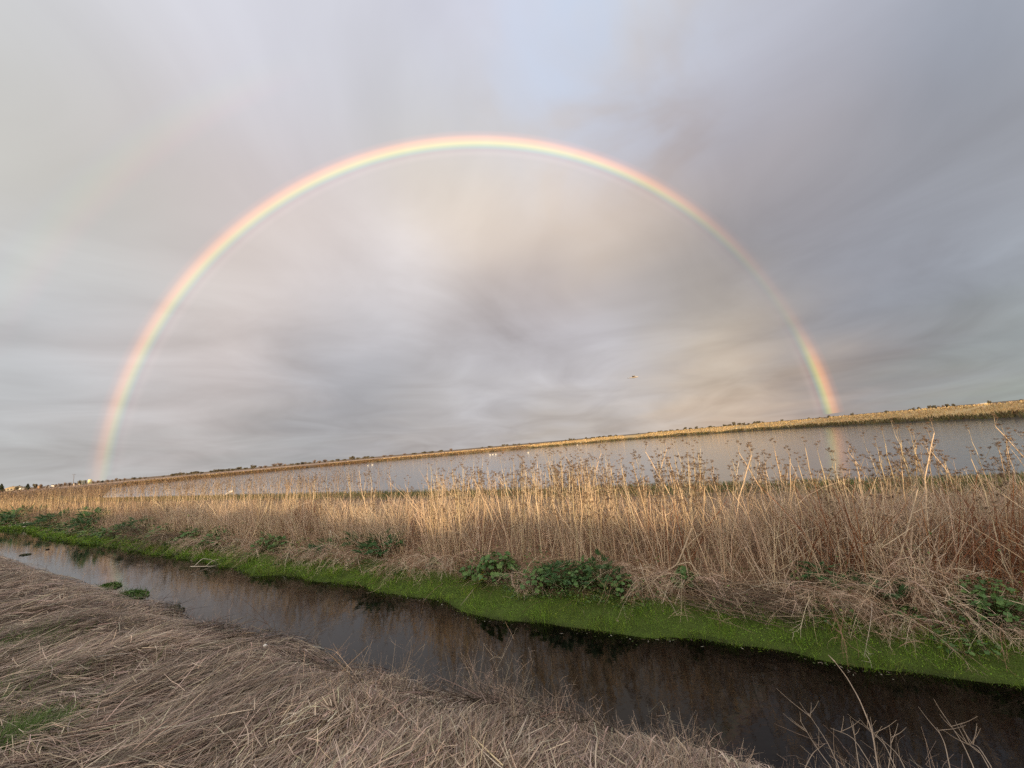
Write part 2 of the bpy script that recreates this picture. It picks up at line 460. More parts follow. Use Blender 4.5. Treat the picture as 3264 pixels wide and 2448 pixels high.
# ------------------------------------------------------------------ the two rainbows, rings round the point opposite the sun
def bow(name, a0, a1, p0, p1, stops, strength, prof, label):
    D = 7000.0
    u = Vector((1, 0, 0)).cross(A).normalized(); v = A.cross(u).normalized()
    if v.x < 0: v = -v
    u = v.cross(A) if v.cross(A).z > 0 else -v.cross(A)
    na, npn = 14, 180
    V = []; UV = []
    for i in range(npn+1):
        ph = R(p0+(p1-p0)*i/npn)
        for j in range(na+1):
            an = R(a0+(a1-a0)*j/na)
            d = A*math.cos(an)+(v*math.cos(ph)+u*math.sin(ph))*math.sin(an)
            V.append(d*D+Vector((0, 0, EYE))); UV.append((i/npn, j/na))
    F = [(i*(na+1)+j, (i+1)*(na+1)+j, (i+1)*(na+1)+j+1, i*(na+1)+j+1) for i in range(npn) for j in range(na)]
    F = [f for f in F if min(V[k].z for k in f) > -30]
    me = bpy.data.meshes.new(name)
    me.from_pydata(V, [], F)
    lay = me.uv_layers.new(name='arc')
    for lp in me.loops: lay.data[lp.index].uv = UV[lp.vertex_index]
    m = bpy.data.materials.new(name+'_light'); m.use_nodes = True
    nt = m.node_tree; nt.nodes.clear(); gg = G(nt)
    uv = gg.n('ShaderNodeUVMap', uv_map='arc').outputs[0]
    sp = gg.n('ShaderNodeSeparateXYZ'); gg.put(sp.inputs[0], uv)
    col = gg.ramp(sp.outputs[1], stops)
    pr = gg.ramp(sp.outputs[0], [(p, (k, k, k)) for p, k in prof])
    em = gg.n('ShaderNodeEmission')
    gg.put(em.inputs[0], col); gg.put(em.inputs[1], gg.m('MULTIPLY', pr, strength))
    tr = gg.n('ShaderNodeBsdfTransparent')
    ad = gg.n('ShaderNodeAddShader'); out = gg.n('ShaderNodeOutputMaterial')
    nt.links.new(em.outputs[0], ad.inputs[0]); nt.links.new(tr.outputs[0], ad.inputs[1]); nt.links.new(ad.outputs[0], out.inputs[0])
    m.cycles.emission_sampling = 'NONE'
    me.materials.append(m)
    o = link(name, me)
    return tag(o, label, 'rainbow')
def sa(a, lo=39.4, hi=43.6): return (a-lo)/(hi-lo)
bow('rainbow', 39.4, 43.6, -8, 188,
    [(0, (0, 0, 0)), (sa(40.3), (.015, .01, .008)), (sa(40.75), (.07, .045, .04)), (sa(41.1), (.05, .012, .02)), (sa(41.36), (.02, .09, .06)), (sa(41.6), (.14, .21, .02)),
     (sa(41.85), (.36, .30, .01)), (sa(42.12), (.52, .18, .01)), (sa(42.42), (.38, .11, .0)), (sa(42.75), (.11, .022, .0)), (sa(43.2), (0, 0, 0))],
    1.1,
    # along the arc, right-hand foot first: bright foot, faint stretch, bright crown, paler left-hand leg
    [(0, .5), (.045, .5), (.062, .7), (.083, .82), (.103, .66), (.119, .34), (.135, .16), (.155, .08), (.20, .12), (.256, .27), (.311, .58), (.377, .9), (.49, 1.0), (.615, .95), (.716, .76), (.809, .64), (.885, .52), (.929, .30), (.955, .14), (1.0, .05)],
    'bright full rainbow arching over the flooded field')
bow('secondary_rainbow', 49.8, 53.8, 108, 166,
    [(0, (0, 0, 0)), (.2, (.035, .006, .006)), (.42, (.04, .03, .008)), (.65, (.012, .03, .012)), (.85, (.0, .008, .014)), (1, (0, 0, 0))], .85,
    [(0, 0), (.2, .7), (.5, 1), (.8, .8), (1, 0)], 'faint outer rainbow fragment left of the bright arch')

# ------------------------------------------------------------------ far trees
def at(az, r): return math.sin(R(az))*r, math.cos(R(az))*r
def zt(x, y): return float(terrain(np.array([x]), np.array([y]))[0])

def crown_mesh(kind, seed):
    """a crown of unit width and height made of leaf clumps, with limbs for the bare kind"""
    global rng
    keep = rng; rng = np.random.default_rng(seed)
    ge = Geo()
    if kind == 'conifer':
        N = 420; h = rng.uniform(.06, 1, N)**.9
        rad = .5*(1-h)**.75*rng.uniform(.35, 1, N)*(1+.25*np.sin(h*40))+.02
        th = rng.uniform(0, 2*np.pi, N)
        P = np.c_[rad*np.cos(th), rad*np.sin(th), h]
        size = .09
        c = pick([(.035, .05, .032), (.05, .065, .04), (.06, .07, .05)], N, .2)
    elif kind == 'bare':
        N = 330
        P = []
        for _ in range(7):
            c0 = np.array([rng.uniform(-.3, .3), rng.uniform(-.3, .3), rng.uniform(.45, .8)])
            P.append(c0+randdir(N//7+1)*rng.uniform(.3, 1, (N//7+1, 1))*np.array([.24, .24, .22]))
        P = np.concatenate(P)[:N]; size = .045
        c = pick([(.26, .19, .14), (.21, .155, .12), (.31, .23, .16)], N, .2)
    else:
        N = 460; P = []
        nb = 9
        for _ in range(nb):
            c0 = np.array([rng.uniform(-.3, .3), rng.uniform(-.3, .3), rng.uniform(.32, .78)])
            P.append(c0+randdir(N//nb+1)*rng.uniform(.55, 1, (N//nb+1, 1))*np.array([.23, .23, .22]))
        P = np.concatenate(P)[:N]; size = .075
        c = pick([(.125, .12, .09), (.16, .15, .11), (.2, .175, .125)], N, .2)  # greyed and lightened: distance haze is mixed into the foliage colour
    u = randdir(N); v = unit(np.cross(u, randdir(N)))
    s_ = size*rng.uniform(.6, 1.3, (N, 1))
    ge.quads(P, u*s_, v*s_, c)
    if kind == 'bare':
        B = 46; t = rng.choice(len(P), B)
        base = np.tile([0, 0, .12], (B, 1))+rng.normal(0, .02, (B, 3))
        d = P[t]-base; L = np.linalg.norm(d, axis=1)
        ge.tubes(arcs(base, unit(d), L, randdir(B)*.08, 4), np.array([[.018, .012, .008, .004]]), pick([(.16, .115, .085)], B))
    me = ge.mesh('tree_crown', M_CROWN)
    rng = keep
    return me

def trunk_mesh(seed, top):
    r_ = np.random.default_rng(seed); ge = Geo()
    ge.loft([(0, 0, -.06), (.01, 0, .1), (.0, .01, top*.6), (.015, -.01, top)], [.06, .042, .035, .02], (.12, .09, .07), 7)
    for k in range(5):
        a = k*1.3+r_.uniform(0, .6); z0 = top*r_.uniform(.45, .9)
        ge.loft([(0, 0, z0), (.09*math.cos(a), .09*math.sin(a), z0+.1), (.2*math.cos(a), .2*math.sin(a), z0+.24)], [.022, .016, .007], (.12, .09, .07), 5)
    return ge.mesh('tree_trunk', M_BARK, True)

CROWN = {'c': [crown_mesh('conifer', 1)], 'e': [crown_mesh('conifer', 2), crown_mesh('broad', 3)], 'd': [crown_mesh('broad', s_) for s_ in (4, 5, 6, 7)], 'b': [crown_mesh('bare', s_) for s_ in (8, 9, 10)]}
TRUNK = {'c': trunk_mesh(1, .75), 'e': trunk_mesh(2, .6), 'd': trunk_mesh(3, .5), 'b': trunk_mesh(4, .5)}
TREES = [(-51.91,494,3.8,7.9,'c'),(-51.05,518,2.6,5.4,'d'),(-50.86,608,3.4,6.3,'d'),(-50.66,573,2.5,4.9,'d'),(-50.44,495,3.5,6.2,'e'),(-50.01,549,3.5,6.7,'e'),(-49.66,557,4.0,6.0,'b'),(-49.3,506,3.0,3.9,'b'),(-48.96,598,3.2,4.3,'b'),(-48.77,498,3.4,4.2,'b'),(-48.49,543,3.7,4.6,'b'),(-48.2,563,3.5,5.3,'b'),(-47.9,549,3.9,5.0,'b'),(-47.58,574,2.9,4.0,'b'),(-47.29,598,3.4,6.2,'d'),(-46.92,633,3.7,6.5,'d'),(-46.34,525,2.7,4.4,'b'),(-46.04,584,3.5,4.4,'b'),(-45.74,591,3.1,3.5,'d'),(-45.32,527,3.7,4.2,'b'),(-45.04,480,2.6,3.7,'b'),(-44.75,636,3.3,6.0,'b'),(-44.45,528,2.9,3.9,'b'),(-44.16,530,3.0,4.2,'b'),(-43.44,623,5.1,4.0,'d'),(-43.02,574,3.3,3.5,'d'),(-42.63,555,3.3,3.5,'b'),(-41.18,604,3.2,3.3,'d'),(-40.49,485,4.8,4.1,'d'),(-40.08,593,5.4,4.7,'d'),(-39.66,540,5.5,5.1,'d'),(-39.18,495,4.2,3.9,'d'),(-38.81,586,5.0,4.7,'d'),(-38.43,629,6.6,5.3,'d'),(-37.93,513,3.5,3.7,'d'),(-37.15,581,5.2,4.4,'d'),(-36.64,528,5.8,4.8,'d'),(-36.12,599,6.1,4.8,'d'),(-35.66,596,7.3,4.8,'d'),(-35.12,515,5.4,4.5,'d'),(-34.56,613,7.1,5.7,'d'),(-33.86,585,5.6,4.1,'d'),(-33.11,589,8.0,6.8,'d'),(-32.36,611,5.4,4.7,'b'),(-31.91,549,5.5,4.7,'b'),(-31.01,601,7.5,7.0,'b'),(-30.42,621,7.9,7.2,'b'),(-29.89,496,3.5,4.2,'b'),(-29.15,616,5.1,3.9,'d'),(-28.53,543,5.8,4.1,'d'),(-27.84,557,7.4,4.9,'d'),(-27.21,503,4.3,3.9,'d'),(-26.68,592,5.1,7.1,'b'),(-26.08,527,4.6,4.8,'b'),(-25.43,619,7.0,6.6,'b'),(-24.55,524,4.7,4.1,'d'),(-23.89,570,6.6,4.7,'d'),(-23.14,544,5.0,3.8,'d'),(-22.27,578,10.0,7.2,'d'),(-21.54,511,4.8,4.8,'d'),(-20.54,509,8.3,4.8,'d'),(-19.75,599,6.6,4.0,'d'),(-18.24,600,7.5,4.5,'b'),(-17.36,571,8.0,4.4,'b'),(-15.56,627,6.3,4.7,'b'),(-14.31,513,7.4,3.8,'d'),(-13.05,616,10.8,4.6,'d'),(-11.95,507,9.7,4.2,'d'),(-10.76,634,9.4,4.7,'d'),(-9.29,580,7.0,6.3,'b'),(-5.01,545,4.2,3.6,'d'),(-3.9,614,7.5,4.7,'d'),(-1.95,580,5.3,5.0,'d'),(-1.42,580,4.5,4.5,'d'),(-0.4,440,4.7,3.9,'d'),(0.22,500,3.8,4.2,'d'),(1.82,446,4.8,3.6,'b'),(6.81,467,2.8,3.3,'d'),(7.47,471,5.3,4.7,'d'),(7.99,593,4.5,4.6,'d'),(9.69,454,3.4,4.3,'d'),(10.59,486,6.5,3.7,'d'),(11.36,524,7.0,4.2,'d'),(12.13,591,7.8,4.5,'d'),(12.93,613,6.3,4.6,'d'),(13.69,565,4.1,4.4,'d'),(16.55,471,4.6,3.3,'d'),(18.13,534,7.4,4.2,'d'),(19.44,564,6.9,4.3,'d'),(20.15,440,4.8,3.8,'d'),(20.85,559,6.0,4.7,'d'),(21.55,500,5.3,4.7,'d'),(22.5,542,5.7,6.1,'d'),(23.14,557,4.3,5.0,'d'),(23.89,557,4.6,6.2,'d'),(24.48,529,4.0,4.1,'d'),(25.43,535,6.7,4.8,'d'),(25.94,468,2.9,3.8,'d'),(27.14,524,5.1,5.1,'d'),(27.67,454,4.4,5.0,'d'),(28.23,521,4.3,7.1,'d'),(28.74,532,5.0,5.5,'d'),(29.22,577,4.0,5.4,'d'),(29.75,505,3.5,4.2,'d'),(30.35,434,3.5,5.0,'d'),(30.82,530,5.4,5.7,'d'),(31.27,469,3.1,4.3,'d'),(32.87,571,1.5,3.7,'d'),(33.21,504,2.7,4.8,'d'),(35.78,502,2.0,4.4,'d'),(36.81,603,2.9,3.7,'d'),(37.63,505,3.6,4.9,'d'),(38.02,496,1.9,3.4,'d'),(38.97,496,0.9,3.7,'d'),(39.61,521,3.5,5.0,'d'),(42.42,448,3.2,4.4,'d'),(43.47,534,1.3,3.1,'d'),(44.14,605,2.8,3.9,'d'),(44.39,537,2.7,4.8,'d'),(44.82,571,3.3,5.6,'d'),(45.57,610,3.6,5.8,'d'),(45.87,590,3.9,5.7,'d'),(46.17,571,2.1,4.9,'b'),(46.47,585,2.5,5.3,'b'),(46.76,586,3.3,5.6,'d'),(47.15,478,2.3,5.1,'d'),(49.41,522,3.0,5.0,'d'),(51.28,495,2.9,3.6,'d')]
reg_count = {}
def tree_region(az, k):
    if az < -46.5: return {'c': 'tall dark conifer at the left edge beside the house', 'e': 'dark evergreen right of the low house', 'd': 'dark tree by the house and tanks', 'b': 'bare brown tree on the far left horizon'}[k]
    if az < -20: return 'dark bushy tree on the left horizon' if k == 'd' else 'bare brown tree on the left horizon'
    if az < 12: return 'small dark tree on the horizon above the middle of the pond' if k == 'd' else 'thin bare tree on the horizon above the middle of the pond'
    if az < 31.5: return 'dark tree in the horizon hedge left of the rainbow foot'
    return 'lone dark round tree on the right horizon' if k == 'd' else 'bare tree on the right horizon'
names = {'c': 'conifer_tree', 'e': 'conifer_tree', 'd': 'broadleaf_tree', 'b': 'bare_tree'}
tot = {}
for az, r_, w_, h_, k in TREES: tot[tree_region(az, k)] = tot.get(tree_region(az, k), 0)+1
for i, (az, r_, w_, h_, k) in enumerate(sorted(TREES)):
    x, y = at(az, r_); z = zt(x, y)
    w_ = max(w_, .8)*1.05
    t = empty(names[k], (x, y, z-.05), rng.uniform(0, 6.28))
    base = tree_region(az, k); j = reg_count.get(base, 0); reg_count[base] = j+1
    tag(t, base if tot[base] == 1 else '%s, %s from the left' % (base, ordinal(j)), 'tree', 'trees along the horizon')
    hh = max((h_-z)*.84, .9)
    link('crown', CROWN[k][i % len(CROWN[k])], t, scale=(w_, w_, hh))
    link('trunk', TRUNK[k], t, scale=(w_*.8, w_*.8, hh*.95))

# ------------------------------------------------------------------ farm on the left horizon
def thing(name, az, r_, label, cat, rz=None, group=None):
    x, y = at(az, r_)
    return tag(empty(name, (x, y, zt(x, y)), R(-az) if rz is None else rz), label, cat, group)
def part(name, parent, fn, mat=None, smooth=False):
    ge = Geo(); fn(ge)
    return link(name, ge.mesh(name, mat or M_PAINT, smooth), parent)

h = thing('house', -51.18, 585, 'low pale house with shallow tan roof among dark trees', 'house', R(35))
part('wall', h, lambda q: q.box((0, 0, 1.2), (4.6, 3.4, 1.25), (.45, .42, .36)))
def roof(q):
    a, b, z0, z1 = 5.1, 3.9, 2.46, 4.0
    V = [(-a, -b, z0), (a, -b, z0), (a, b, z0), (-a, b, z0), (-2.6, 0, z1), (2.6, 0, z1), (-a, -b, z0-.15), (a, -b, z0-.15), (a, b, z0-.15), (-a, b, z0-.15)]
    q.raw(V, np.array([(.42, .31, .17)]), [(0, 1, 5, 4), (2, 3, 4, 5), (6, 7, 1, 0), (7, 8, 2, 1), (8, 9, 3, 2), (9, 6, 0, 3), (9, 8, 7, 6)], [(1, 2, 5), (3, 0, 4)])
rf = part('roof', h, roof)
part('chimney', rf, lambda q: q.box((-1.2, .3, 4.05), (.3, .3, .45), (.3, .26, .23)))
for k in (-3.0, -.9, 2.6):
    wn = part('window', h, lambda q: q.box((k, -3.42, 1.45), (.55, .04, .5), (.05, .055, .06)))
    part('frame', wn, lambda q: (q.box((k, -3.45, 2.0), (.65, .05, .06), (.6, .58, .52))))
    part('sill', wn, lambda q: q.box((k, -3.45, .9), (.65, .07, .06), (.6, .58, .52)))
part('door', h, lambda q: q.box((1.0, -3.42, 1.05), (.45, .04, 1.0), (.16, .10, .07)))

def vehicle(az, r_, rz, label, box, col, name='parked_van'):
    t = thing(name, az, r_, label, 'vehicle', rz, 'vehicles parked by the farm')
    L, Wd, H_ = box
    def body(q):
        V = []; prof = [(-L, .35), (L, .35), (L, H_*.55), (L*.72, H_*.6), (L*.5, H_), (-L*.96, H_), (-L, H_*.9)]
        for s_ in (-Wd, Wd): V += [(x, s_, z) for x, z in prof]
        n_ = len(prof)
        F = [(i, (i+1) % n_, (i+1) % n_+n_, i+n_) for i in range(n_)]
        q.raw(V, np.array([col]), F, [(0, i+1, i) for i in range(1, n_-1)]+[(n_, n_+i, n_+i+1) for i in range(1, n_-1)])
    part('body', t, body)
    for s_ in (-1, 1):
        part('window', t, lambda q: q.box((L*.1, s_*(Wd+.01), H_*.78), (L*.42, .012, H_*.13), (.03, .035, .04)))
        for k in (-.6, .62):
            part('wheel', t, lambda q: q.loft([(L*k, s_*(Wd-.12), .34), (L*k, s_*(Wd+.03), .34)], [.34, .34], (.03, .03, .03), 12), None, True)
vehicle(-50.72, 540, R(40), 'white van parked at the right end of the low house', (2.3, .95, 2.0), (.75, .75, .73))
vehicle(-49.19, 560, R(45), 'white car with dark windows parked left of the white truck', (2.2, .9, 1.6), (.72, .74, .78), 'parked_car')
vehicle(-48.80, 575, R(50), 'white truck parked beside the white car on the farm track', (2.6, 1.0, 1.9), (.75, .74, .70), 'parked_truck')
sh = thing('shed', -49.72, 560, 'small tan shed below the bare tree right of the evergreens', 'shed', R(40))
part('wall', sh, lambda q: q.box((0, 0, 1.1), (1.3, 1.0, 1.1), (.38, .25, .17)))
part('roof', sh, lambda q: q.raw([(-1.5, -1.2, 2.18), (1.5, -1.2, 2.18), (1.5, 1.2, 2.18), (-1.5, 1.2, 2.18), (-1.5, 0, 2.8), (1.5, 0, 2.8)], np.array([(.3, .24, .2)]), [(0, 1, 5, 4), (2, 3, 4, 5), (3, 2, 1, 0)], [(1, 2, 5), (3, 0, 4)]))
part('door', sh, lambda q: q.box((.3, -1.02, .9), (.4, .03, .85), (.12, .09, .07)))

def tank(az, r_, rad, hgt, col, label):
    t = thing('storage_tank', az, r_, label, 'tank', None, 'storage tanks on the left horizon')
    def shell(q): q.loft([(0, 0, 0), (0, 0, hgt*.5), (0, 0, hgt)], [rad, rad, rad], col, 24, cap=False)
    part('shell', t, shell, None, True)
    part('lid', t, lambda q: q.loft([(0, 0, hgt), (0, 0, hgt+.12), (0, 0, hgt+.35)], [rad*1.02, rad*1.0, rad*.1], tuple(c*.9 for c in col), 24), None)
    for z in (.33, .66): part('band', t, lambda q: q.loft([(0, 0, hgt*z-.06), (0, 0, hgt*z+.06)], [rad*1.012, rad*1.012], tuple(c*.75 for c in col), 24, cap=False))
    for k in (-.25, .25): part('ladder_rail', t, lambda q: q.box((k, -rad-.06, hgt*.5), (.03, .03, hgt*.5), (.3, .3, .28)))
tank(-47.22, 600, 1.05, 3.9, (.74, .70, .50), 'pale cream storage tank, left one of the touching pair')
tank(-47.00, 603, 1.05, 3.8, (.55, .53, .42), 'duller grey cream storage tank, right one of the touching pair')
tank(-46.58, 590, 1.45, 4.1, (.80, .74, .42), 'bright yellowish storage tank standing alone right of the pair')

pl = thing('utility_pole', -47.66, 560, 'tall thin utility pole left of the cream tanks', 'pole')
part('pole', pl, lambda q: q.loft([(0, 0, -.3), (0, 0, 5), (0, 0, 10.5)], [.17, .14, .1], (.13, .10, .08), 8), M_BARK, True)
part('crossarm', pl, lambda q: q.box((0, 0, 9.7), (1.1, .06, .07), (.14, .11, .09)), M_BARK)
for k in (-.9, 0, .9): part('insulator', pl, lambda q: q.loft([(k, 0, 9.76), (k, 0, 9.98)], [.06, .04], (.35, .35, .33), 6))
ps = thing('marker_post', -47.62, 500, 'short white marker post at the foot of the pole', 'post')
part('post', ps, lambda q: q.box((0, 0, .9), (.28, .28, 1.0), (.75, .68, .62)))
part('cap', ps, lambda q: q.box((0, 0, 1.95), (.34, .34, .06), (.6, .55, .5)))

bn = thing('long_shed', 48.93, 600, 'long low white shed left of a round tree at right', 'shed', R(-38))
part('wall', bn, lambda q: q.box((0, 0, .6), (4.6, 2.2, .6), (.5, .47, .45)))
part('roof', bn, lambda q: q.raw([(-4.8, -2.5, 1.18), (4.8, -2.5, 1.18), (4.8, 2.5, 1.18), (-4.8, 2.5, 1.18), (-4.8, 0, 1.75), (4.8, 0, 1.75)], np.array([(.6, .57, .56)]), [(0, 1, 5, 4), (2, 3, 4, 5), (3, 2, 1, 0)], [(1, 2, 5), (3, 0, 4)]))
for k in (-2.4, -.4, 1.6): part('door', bn, lambda q: q.box((k, -2.22, .55), (.6, .03, .5), (.35, .33, .31)))
bx = thing('pump_box', 22.47, 300, 'tiny white pump box on the far golden bank', 'box')
part('cabinet', bx, lambda q: q.box((0, 0, .8), (.55, .4, .8), (.78, .76, .72)))
part('lid', bx, lambda q: q.box((0, 0, 1.64), (.62, .48, .05), (.7, .68, .65)))
# ------------------------------------------------------------------ dry growth between canal and pond
def mass_top(n): return np.maximum(EYE-.108*n-.05, .75)

def scatter_strip(N, s_lo, s_hi, n_pdf):
    """positions on the strip, thinning with distance as the view spreads"""
    u = rng.uniform(0, 1, N)
    a, b = s_lo+12, s_hi+12
    s = a*(b/a)**u-12
    n = n_pdf(N)
    x, y = to_xy(s, n)
    return s, n, x, y, terrain(x, y)

RUST = [(4.1, 5.75, .40), (5.25, 5.0, .55), (2.2, 6.65, .32), (-6.3, 12.3, .7)]   # dark red dock and seeded weeds
ge = Geo()
def stems(N, s_lo, s_hi, width, palette, p=None, hmul=1.0, lean=.16):
    s, n, x, y, z = scatter_strip(N, s_lo, s_hi, lambda k: 6.55+np.abs(rng.beta(1.1, 2.2, k))*7.5)
    patch = .75+.25*wave_noise(s, n*.0, 2.3)+.18*wave_noise(s, n, .8)
    slope = np.interp(s, [-4, 0, 2, 4.5, 7, 11, 40], [.108, .112, .127, .15, .145, .135, .128])
    lim = EYE-slope*n-z
    L = np.clip(lim, .15, 1.5)*np.clip(patch, .5, 1.0)*rng.uniform(.5, 1.04, N)*hmul
    d = unit(np.c_[rng.normal(-.02, lean, N), rng.normal(-.02, lean, N), np.ones(N)])
    bend = rng.normal(0, .24, (N, 3))*[1, 1, .3]
    fall = rng.uniform(0, 1, N) < .14
    d[fall] = unit(np.c_[rng.normal(0, .9, (fall.sum(), 2)), np.full(fall.sum(), .7)])
    P = arcs(np.c_[x, y, z-.03], d, L, bend, 4)
    r_ = np.hypot(x, y)
    w = np.maximum(width*rng.uniform(.6, 1.4, N), r_*.00042)
    C = pick(palette, N, .16, p)
    rust = (wave_noise(s*1.0+3, n*.6, 2.8) > .95) & (rng.uniform(0, 1, N) < .6) & (L < 1.1)
    C[rust] = pick([(.30, .13, .07), (.36, .17, .085), (.24, .11, .06)], rust.sum(), .15)
    for rx, ry, rr in RUST:
        q = (np.hypot(x-rx, y-ry) < rr*rng.uniform(.4, 1.2, N)) & (rng.uniform(0, 1, N) < .7)
        C[q] = pick([(.32, .14, .075), (.38, .19, .10), (.25, .11, .06)], q.sum(), .15); L[q] *= .62
    far = np.clip((s-22)/18, 0, 1)[:, None]*.6
    C = C*(1-far)+far*pick([(.34, .22, .10), (.26, .16, .08)], N, .2)
    ge.ribbons(P, w[:, None]*np.array([1, .85, .65, .3])[None], unit(np.c_[randdir(N)[:, :2], np.zeros(N)]), C)
    # side twigs
    T = int(N*1.1); k = rng.integers(0, N, T); t = rng.uniform(.25, .95, T)
    b = P[k, 0]+(P[k, 3]-P[k, 0])*t[:, None]
    dd = unit(np.c_[rng.normal(0, 1, (T, 2)), rng.uniform(.1, 1.3, T)])
    ge.ribbons(arcs(b, dd, L[k]*rng.uniform(.12, .42, T), rng.normal(0, .25, (T, 3)), 3), (w[k]*.75)[:, None]*np.array([1, .8, .4])[None], randdir(T), C[k]*rng.uniform(.7, 1.1, (T, 1)))
DRY = [(.66, .525, .385), (.56, .435, .31), (.44, .325, .225), (.74, .61, .47), (.28, .195, .13)]
stems(10500, -9, 9, .0080, DRY, [.26, .2, .18, .18, .18], lean=.26)
stems(10000, 8, 30, .009, DRY, [.27, .3, .23, .1, .1], lean=.32)
stems(9000, 28, 150, .010, DRY, [.25, .3, .25, .1, .1], lean=.32)
# clumps of paler stems at the front, each clump leaning its own way
Q = 560; per = 8; N = Q*per
u = rng.uniform(0, 1, Q); sq = 8*(34/8)**u-13; nq = 6.6+rng.beta(1.2, 1.8, Q)*2.4; lq = rng.normal(0, .22, (Q, 2)); hq = rng.uniform(.6, 1.05, Q)
s = np.repeat(sq, per)+rng.normal(0, .10, N); n = np.repeat(nq, per)+rng.normal(0, .10, N)
x, y = to_xy(s, n); z = terrain(x, y)
lim = EYE-np.interp(s, [-4, 0, 2, 4.5, 7, 11, 40], [.100, .104, .118, .135, .132, .126, .122])*n-z
L = np.clip(lim, .3, 1.45)*np.repeat(hq, per)*rng.uniform(.75, 1.05, N)
hi_ = np.repeat((sq > 2.6) & (sq < 7.2) & (rng.uniform(0, 1, Q) < .45), per); L[hi_] = rng.uniform(.95, 1.5, hi_.sum()); lq = np.where(((sq > 2.6) & (sq < 7.2))[:, None], lq*.4, lq)
d = unit(np.c_[np.repeat(lq, per, 0)+rng.normal(0, .16, (N, 2)), np.ones(N)])
P = arcs(np.c_[x, y, z-.03], d, L, rng.normal(0, .16, (N, 3))*[1, 1, .2], 5)
for rx, ry, rr in RUST:
    q = (np.hypot(x-rx, y-ry) < rr) & (rng.uniform(0, 1, N) < .75)
    L[q] *= .55
w = np.maximum(.0135*rng.uniform(.6, 1.3, N), np.hypot(x, y)*.0011)
C = pick([(.74, .60, .46), (.66, .52, .38), (.80, .67, .53)], N, .1)
for rx, ry, rr in RUST:
    q = (np.hypot(x-rx, y-ry) < rr) & (rng.uniform(0, 1, N) < .55)
    C[q] = pick([(.36, .16, .085), (.30, .13, .07), (.42, .22, .12)], q.sum(), .12)
ge.tubes(P, w[:, None]*.5*np.array([1, .9, .8, .6, .3])[None], C, 3)
T = N*2; k = rng.integers(0, N, T); i_ = rng.integers(1, 4, T); b = P[k, i_]
ge.ribbons(arcs(b, unit(np.c_[rng.normal(0, .7, (T, 2)), rng.uniform(.2, 1.2, T)]), L[k]*rng.uniform(.12, .36, T), rng.normal(0, .25, (T, 3)), 4), (w[k]*.55)[:, None]*np.array([1, .8, .6, .35])[None], randdir(T), C[k]*.92)
tag(link('dry_weeds', ge.mesh('dry_weeds', M_STRAW)), 'dense dry brown weeds filling the strip between canal and pond', 'weeds', kind='stuff')

# low tangle of fallen stalks along the top of the far bank
ge = Geo()
N = 26000
s, n, x, y, z = scatter_strip(N, -5, 60, lambda k: far_edge(0)+.36+rng.beta(1.5, 1.9, k)*2.4)
n = n-far_edge(0)+far_edge(s)
keep_ = (n-far_edge(s) > .72) | (rng.uniform(0, 1, N) < np.clip(.42+.8*wave_noise(s, 0*s+7, 1.3), .05, .95)); s = s[keep_]; n = n[keep_]; N = len(s)
x, y = to_xy(s, n); z = terrain(x, y)
th = rng.uniform(0, 2*np.pi, N)
d = unit(np.c_[np.cos(th), np.sin(th), rng.normal(.25, .35, N)])
L = rng.uniform(.15, .55, N)
bend = np.c_[rng.normal(0, .25, (N, 2)), rng.uniform(-.6, -.05, N)]
w = np.maximum(.0055*rng.uniform(.6, 1.5, N), np.hypot(x, y)*.0005)
thatch_h = rng.uniform(0, .34, N)*np.clip((n-far_edge(s)-.6)/.8, .1, 1)
ge.ribbons(arcs(np.c_[x, y, z+thatch_h], d, L, bend, 4), w[:, None]*np.array([1, .9, .7, .3])[None], randdir(N), pick([(.52, .39, .285), (.40, .29, .205), (.64, .50, .385), (.22, .15, .105), (.34, .185, .115)], N, .15, [.3, .25, .22, .11, .12]))
pass
tag(link('fallen_stalks', ge.mesh('fallen_stalks', M_STRAW)), 'tangle of fallen dry stalks along the top of the far bank', 'dead stalks', kind='stuff')

# green and golden weeds on the pond's near shore
ge = Geo()
N = 16000
s, n, x, y, z = scatter_strip(N, -10, 190, lambda k: 14.5+rng.beta(2, 1.6, k)*5.9)
L = rng.uniform(.25, .75, N)*np.clip(.9+.35*wave_noise(s, n, 4.), .4, 1.4)
L = np.minimum(L, np.maximum(EYE-.118*n-z, .12)*1.1)
d = unit(np.c_[rng.normal(0, .3, (N, 2)), np.ones(N)])
w = np.maximum(.012, np.hypot(x, y)*.0011)*rng.uniform(.6, 1.5, N)
C = pick([(.14, .18, .06), (.20, .21, .08), (.32, .25, .11), (.44, .32, .15), (.11, .15, .055)], N, .2, [.26, .22, .2, .16, .16])
gold = np.clip((s-45)/30, 0, .75)[:, None]*(rng.uniform(0, 1, (N, 1)) < .8)
C = C*(1-gold)+gold*pick([(.40, .26, .08), (.30, .18, .07), (.18, .15, .05)], N, .2)
ge.ribbons(arcs(np.c_[x, y, z-.02], d, L, rng.normal(0, .25, (N, 3))*[1, 1, .3], 3), w[:, None]*np.array([1, .8, .25])[None], unit(np.c_[randdir(N)[:, :2], np.zeros(N)]), C)
tag(link('shore_weeds', ge.mesh('shore_weeds', M_STRAW)), 'low green and golden weeds lining the near shore of the pond', 'weeds', kind='stuff')

